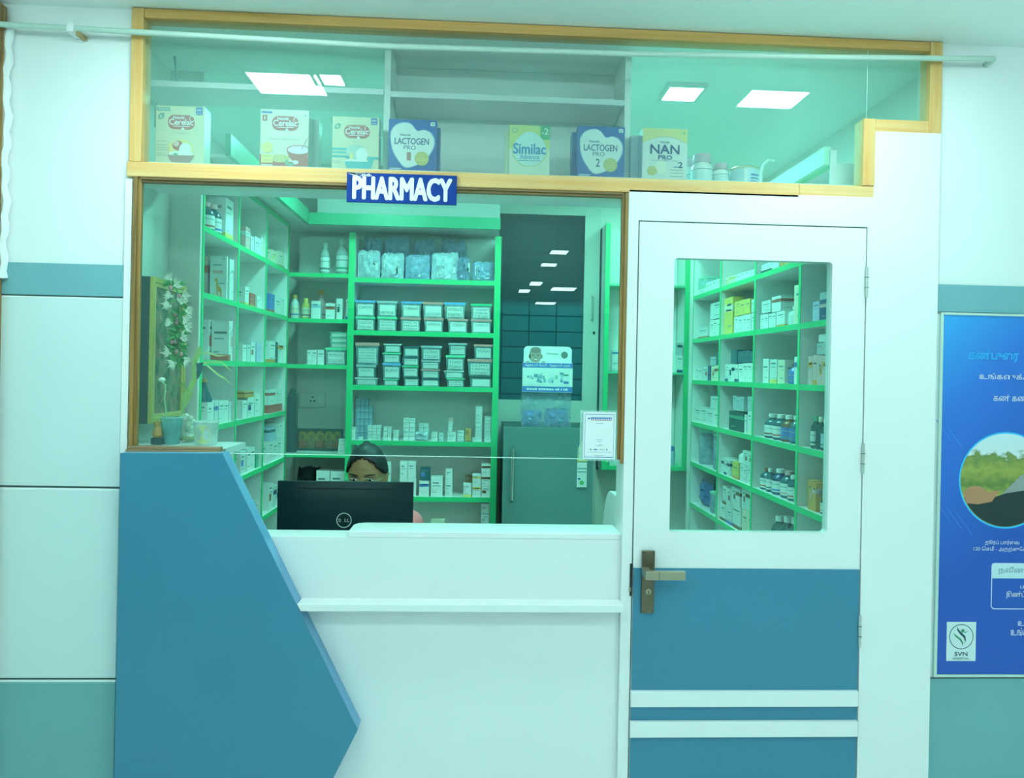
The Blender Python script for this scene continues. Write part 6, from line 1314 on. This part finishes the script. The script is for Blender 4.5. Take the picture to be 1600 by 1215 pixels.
# ================================================================ SEATED PERSON
HX, HY = X_(574, 745, 3.14), 3.14
EYEZ = Z_(568, 743.5, HY-.08)
skin = mat((.40, .22, .10), .5, var=.06, scale=12, name='skin'); hair = mat((.008, .010, .013), .48, var=.5, scale=140, bump=.6, name='black_hair'); cloth = mat((.85, .20, .21), .7, var=.06, scale=25, name='pink_cotton')
HM = Matrix.Translation((HX, HY, EYEZ)) @ Matrix.Rotation(math.radians(-7), 4, 'Z') @ Matrix.Rotation(math.radians(10), 4, 'X')
def head_pt(dx, dy, dz, out=0.0):
    """direction -> point on the head, face looks along -y, eyes at z = 0"""
    w, dd, h = .0745+out, .096+out, .118+out
    x, y, z = dx*w, dy*dd, dz*h
    if z < 0: k = (-z/h); x *= 1-.30*k**1.6; y = y*(1-.10*k) if y > 0 else y*(1-.05*k)
    if y < 0 and out < .004:
        y *= 1-.07*math.exp(-(x/.03)**2) * (1 if z < .04 else 0)
        g = lambda x0, z0, sx, sz: math.exp(-((x-x0)/sx)**2-((z-z0)/sz)**2)
        fr_ = min(1, -dy*1.6)
        y += fr_*(.011*(g(.032, .0, .017, .011)+g(-.032, .0, .017, .011)) - .005*(g(.03, .022, .024, .008)+g(-.03, .022, .024, .008)) - .010*g(0, -.012, .008, .024) - .020*g(0, -.034, .012, .011) - .006*g(0, -.066, .022, .008) - .006*g(0, -.1, .02, .014))
    return (x, y, z)
def head_mesh(out=0.0, nu=56, nv=40, keep=None, m=None):
    b = MB(); vs = []; idx = {}
    for j in range(nv+1):
        th_ = math.pi*j/nv
        for i in range(nu):
            a = 2*math.pi*i/nu; d = (math.sin(th_)*math.cos(a), math.sin(th_)*math.sin(a), math.cos(th_)); vs.append((d, HM @ Vector(head_pt(*d, out))))
    fs = []
    for j in range(nv):
        for i in range(nu):
            q = (j*nu+i, j*nu+(i+1) % nu, (j+1)*nu+(i+1) % nu, (j+1)*nu+i); c = [sum(vs[k][0][t] for k in q)/4 for t in range(3)]
            if keep is None or keep(c): fs.append(q)
    b.add([v[1] for v in vs], fs, m); return b
def capsule(b, p, q, r0, r1, m, n=14):
    p, q = Vector(p), Vector(q); b.ball(p, r0, r0, r0, m, 14, 10); b.ball(q, r1, r1, r1, m, 14, 10); b.tube([p, p.lerp(q, .5), q], [r0, (r0+r1)/2, r1], m, n)
def remesh(o, vox, sm=6):
    r = o.modifiers.new('merge_surface', 'REMESH'); r.mode = 'VOXEL'; r.voxel_size = vox; r.use_smooth_shade = True
    s_ = o.modifiers.new('relax', 'SMOOTH'); s_.iterations = sm; s_.factor = .5
SX = HX+.005; HIPY = HY+.06
sh = [(SX-.165, HY+.03, .965), (SX+.165, HY+.03, .965)]; hip = [(SX-.085, HIPY, .53), (SX+.085, HIPY, .53)]
elb = [(SX-.215, HY-.01, .735), (SX+.215, HY-.01, .735)]; wr = [(SX-.10, HY-.16, .795), (SX+.10, HY-.16, .795)]
kn = [(SX-.10, HY-.33, .52), (SX+.10, HY-.33, .52)]; an = [(SX-.10, HY-.30, .09), (SX+.10, HY-.30, .09)]
person = thing('person', 'seated person in pink with pulled-back black hair and glasses behind the monitor', 'person', (SX, HIPY, 0))
b = head_mesh(0, m=skin)
for s_ in (-1, 1):
    c = HM @ Vector((s_*.075, .010, -.012)); b.ball(c, .009, .018, .030, skin, 12, 8)
capsule(b, HM @ Vector((0, .025, -.07)), (SX, HY+.035, 1.0), .050, .056, skin)
capsule(b, (SX-.06, HY+.035, .93), (SX+.06, HY+.035, .93), .085, .085, skin); capsule(b, (SX, HY+.03, .9), (SX, HIPY-.01, .58), .115, .12, skin)
for k in (0, 1):
    capsule(b, (SX+(-.06 if k == 0 else .06), HY+.03, .955), sh[k], .06, .055, skin); capsule(b, sh[k], elb[k], .045, .037, skin); capsule(b, elb[k], wr[k], .036, .025, skin)
    capsule(b, hip[k], kn[k], .082, .056, skin); capsule(b, kn[k], an[k], .054, .036, skin); capsule(b, an[k], (an[k][0], an[k][1]-.13, .035), .036, .026, skin)
    s_ = -1 if k == 0 else 1; w0_ = Vector(wr[k]); palm = w0_+Vector((-s_*.015, -.075, .0)); capsule(b, w0_, palm, .022, .026, skin)
    for f_, (off, ln) in enumerate(((-.027, .055), (-.009, .066), (.009, .062), (.026, .048))):
        p0 = palm+Vector((off, -.012, .004)); p1 = p0+Vector((off*.25, -ln*.55, .006)); p2 = p1+Vector((0, -ln*.45, -.016)); capsule(b, p0, p1, .0085, .0078, skin, 8); capsule(b, p1, p2, .0078, .0065, skin, 8)
    p0 = w0_+Vector((-s_*.025, -.03, 0)); p1 = p0+Vector((-s_*.026, -.028, .0)); p2 = p1+Vector((-s_*.004, -.026, -.006)); capsule(b, p0, p1, .011, .0095, skin, 8); capsule(b, p1, p2, .0095, .0075, skin, 8)
body = b.build('body', person, smooth=True); remesh(body, .0055, 4)
def hairline(c):
    dx, dy, dz = c
    if dz < -.45: return dy > .25
    if dy > .16: return True
    lim = .69-.62*dx*dx
    return dz > lim
hb = head_mesh(.0085, 64, 48, hairline, hair)
ho = hb.build('hair', person, smooth=True); s_ = ho.modifiers.new('thick', 'SOLIDIFY'); s_.thickness = .008; s_.offset = -1
b = MB(); c = HM @ Vector((-.006, .02, .121)); b.ball(c, .016, .022, .009, hair, 14, 8); c = HM @ Vector((0, .115, .0)); b.ball(c, .034, .03, .038, hair, 14, 10); b.build('hair_knot', person, smooth=True)
ew = mat((.72, .72, .70), .2, var=0, name='eye_white'); iris = mat((.03, .015, .008), .15, var=0, name='iris_brown'); browm = mat((.012, .010, .010), .7, var=0, name='brow_hair')
for s_ in (-1, 1):
    b = MB(); c = Vector((s_*.0325, -.0752, -.001)); b.ball((0, 0, 0), .0135, .0105, .0075, ew, 16, 10); b.v = [tuple(HM @ (Vector(v)+c)) for v in b.v]
    eo = b.build('eye', person, smooth=True)
    b = MB(); b.ball((0, 0, 0), .0062, .0035, .0060, iris, 14, 8); b.v = [tuple(HM @ (Vector(v)+c+Vector((0, -.0085, -.0012)))) for v in b.v]; b.build('iris', eo, smooth=True)
    b = MB(); pts = [Vector((s_*(.0325+u*.017), -.0845+.004*abs(u), .0062-.0035*u*u)) for u in (-1, -.5, 0, .5, 1)]; b.tube([HM @ p for p in pts], [.0012, .002, .0022, .002, .0012], browm, 6); b.build('eyelid', eo, smooth=True)
    b = MB(); pts = [Vector((s_*(.012+u*.043), -.0955+.012*u*u+.004*u, .018+.008*u-.012*max(0, u-.6))) for u in (0, .25, .5, .75, 1)]; b.tube([HM @ p for p in pts], [.0022, .0036, .0034, .0026, .0012], browm, 6); b.build('eyebrow', person, smooth=True)
gm = mat((.62, .62, .55), .2, metal=.8, var=0, name='spectacle_wire')
gl_ = MB()
for s_ in (-1, 1): gl_.tube([HM @ Vector((s_*.033+.025*math.cos(2*math.pi*k/24), -.108+.006*abs(math.cos(2*math.pi*k/24)), -.004+.017*math.sin(2*math.pi*k/24))) for k in range(25)], .0012, gm, 6, cap=False)
gl_.tube([HM @ Vector(p) for p in ((-.009, -.108, .0), (0, -.111, .003), (.009, -.108, .0))], .0012, gm, 6)
for s_ in (-1, 1): gl_.tube([HM @ Vector(p) for p in ((s_*.058, -.104, .002), (s_*.074, -.07, .003), (s_*.0815, .0, .001), (s_*.080, .025, -.012))], .0013, gm, 6)
go = gl_.build('glasses', person, smooth=True)
lens = glass((.95, .98, .98), .05, name='lens_glass'); b = MB()
for s_ in (-1, 1):
    tb = MB(); tb.oval(s_*.033, -.004, .024, .016, -.107, lens, 20); b.add([HM @ Vector(v) for v in tb.v], tb.f, lens)
b.build('lens', go)
# pink top and trousers
b = MB(); capsule(b, (SX-.065, HY+.035, .93), (SX+.065, HY+.035, .93), .094, .094, cloth); capsule(b, (SX, HY+.03, .9), (SX, HIPY-.01, .56), .125, .135, cloth)
for k in (0, 1):
    capsule(b, (SX+(-.07 if k == 0 else .07), HY+.032, .955), sh[k], .066, .062, cloth); m_ = Vector(sh[k]).lerp(Vector(elb[k]), .8); capsule(b, sh[k], m_, .056, .050, cloth)
    capsule(b, hip[k], Vector(hip[k]).lerp(Vector(kn[k]), .55), .098, .09, cloth)
remesh(b.build('tunic', person, smooth=True), .008, 4)
b = MB()
for k in (0, 1): capsule(b, Vector(hip[k]).lerp(Vector(kn[k]), .3), kn[k], .088, .066, mat((.75, .72, .66), .7, name='trouser_cotton')); capsule(b, kn[k], (an[k][0], an[k][1], .13), .064, .05, mat((.75, .72, .66), .7, name='trouser_cotton'))
remesh(b.build('trousers', person, smooth=True), .008, 4)
# stool under the person
sl = thing('office_stool', 'round dark stool under the seated person behind the counter', 'stool', (SX, HIPY+.02, 0))
MB().lathe([(.17, .37), (.185, .39), (.18, .415), (.12, .422)], SX, HIPY+.02, mat((.04, .06, .08), .6, name='stool_vinyl'), 26).build('seat', sl, smooth=True)
MB().tube([(SX, HIPY+.02, .05), (SX, HIPY+.02, .3699)], .022, steel, 12).build('column', sl, smooth=True)
for k in range(5):
    a = 2*math.pi*k/5; MB().tube([(SX, HIPY+.02, .07), (SX+.22*math.cos(a), HIPY+.02+.22*math.sin(a), .025)], [.018, .012], black, 8).build('leg', sl, smooth=True)

# ================================================================ LIGHTS
EXTC, INTC = (.635, 1.0, .975), (.27, 1.0, .84)
fr_m = mat((.8, .8, .8), .5, var=0, name='lamp_frame')
def panel(x, y, w, l, col, s, label, cache={}):
    k = (col, s)
    if k not in cache: cache[k] = emit(col, s)
    t = thing('ceiling_light', label, 'light', (x, y, CEIL-.02), 'ceiling panel lights')
    MB().box(x-w/2, x+w/2, y-l/2, y+l/2, CEIL-.016, CEIL-.012, cache[k]).build('diffuser', t)
    b = MB(); b.prism([(x-w/2-.012, y-l/2-.012), (x+w/2+.012, y-l/2-.012), (x+w/2+.012, y+l/2+.012), (x-w/2-.012, y+l/2+.012)], CEIL-.018, CEIL-.0005, fr_m, ax='z', holes=[[(x-w/2, y-l/2), (x+w/2, y-l/2), (x+w/2, y+l/2), (x-w/2, y+l/2)]]); b.build('frame', t)
def mirror_at(px, py):
    """corridor ceiling point whose mirror image in the glass shows at this pixel"""
    p = PZ(px, py, CEIL-.016); return p.x, 2*(F+.014)-p.y
def quad_light(px0, py0, px1, py1, col, s, label, wd=None):
    a = mirror_at(px0, py0); c = mirror_at(px1, py1); y0, y1 = a[1], c[1]
    panel((a[0]+c[0])/2, (y0+y1)/2, wd or .235, abs(y1-y0), col, s, label)
NEAR, FAR, ROOM = S_NEAR, S_FAR, S_ROOM
# the two panels close to the shop front, mirrored in the upper glass
def near_light(xa, xb, ya, xc, xd, yb, label):
    a, b_, c, d_ = mirror_at(xa, ya), mirror_at(xb, ya), mirror_at(xc, yb), mirror_at(xd, yb)
    x = (a[0]+b_[0]+c[0]+d_[0])/4; panel(x, (a[1]+c[1])/2, (b_[0]-a[0]+d_[0]-c[0])/2, abs(a[1]-c[1]), EXTC, NEAR, label)
near_light(1172, 1270, 143.5, 1148, 1233, 169, 'square ceiling panel light in front of the door, mirrored in the glass')
near_light(388, 499, 116, 408, 506, 148, 'square ceiling panel light before the tiled wall, mirrored in the glass')
p = PZ(1066, 147, CEIL-.016); panel(p.x, p.y, .125, .135, INTC, NEAR*1.2, 'small square ceiling downlight glowing above the jars')
x, y = mirror_at(516, 128); panel(x, y, .10, .10, EXTC, NEAR*1.2, 'small square ceiling downlight mirrored by the loft shelf')
for k, (px, py, w) in enumerate(((873, 395, .15), (857, 414.5, .15), (880, 452, .30), (852, 474, .30), (837, 443.5, .14), (819, 455, .14))):
    x, y = mirror_at(px, py); panel(x, y, w, .22 if k < 2 else .4, EXTC, FAR, f'distant corridor ceiling light mirrored in the serving window, {ORD[k]} of six')
for x, y, l in ((1.75, -.5, .45), (3.0, -.5, .45), (-2.28, .3, .4), (1.9, -1.5, .5), (2.8, -1.5, .5)): panel(x, y, .45, l, EXTC, FAR, 'wide corridor ceiling light behind the viewer')  # first pair inferred from panel highlights; the rest added to brighten the loft cabinet
for k, (xa, xb) in enumerate(((-1.9, -.7), (-.55, .65), (.85, 2.05))):  # unseen tubes added to brighten the loft cabinet and ceiling
    t = thing('tube_light', ['fluorescent tube batten over the tiled wall side of the corridor', 'fluorescent tube batten over the serving counter', 'fluorescent tube batten over the door side of the corridor'][k], 'light', ((xa+xb)/2, .44, CEIL-.05))
    MB().box(xa-.02, xb+.02, .42, .46, CEIL-.022, CEIL-.0005, fr_m).box(xa-.02, xa, .425, .455, CEIL-.05, CEIL-.022, fr_m).box(xb, xb+.02, .425, .455, CEIL-.05, CEIL-.022, fr_m).build('batten', t)
    MB().tube([(xa, .44, CEIL-.037), (xb, .44, CEIL-.037)], .013, emit(EXTC, S_TUBE), 12).build('tube', t, smooth=True)
panel(-.55, 3.47, .18, .20, INTC, ROOM*2.2, 'square ceiling light inside the pharmacy above the side rack')
panel(1.0, 3.92, .13, .14, INTC, ROOM*2, 'small square ceiling light in the rear corner of the pharmacy')  # lamp added out of sight to brighten the dim rear wall
panel(.42, 3.35, .34, .34, INTC, ROOM, 'larger square ceiling light inside the pharmacy behind the loft cabinet')
wd = bpy.data.worlds.new('world'); SC.world = wd; wd.use_nodes = True
wd.node_tree.nodes['Background'].inputs[0].default_value = (.5, .9, .85, 1); wd.node_tree.nodes['Background'].inputs[1].default_value = .06
SC.cycles.use_denoising = True; SC.cycles.use_adaptive_sampling = True; SC.cycles.adaptive_threshold = .025; SC.cycles.max_bounces = 9; SC.cycles.transparent_max_bounces = 24; SC.cycles.diffuse_bounces = 4; SC.cycles.glossy_bounces = 4
SC.cycles.sample_clamp_indirect = 6; SC.cycles.caustics_reflective = False; SC.cycles.caustics_refractive = False
for o in list(bpy.data.objects):
    if '_o' in o: del o['_o']
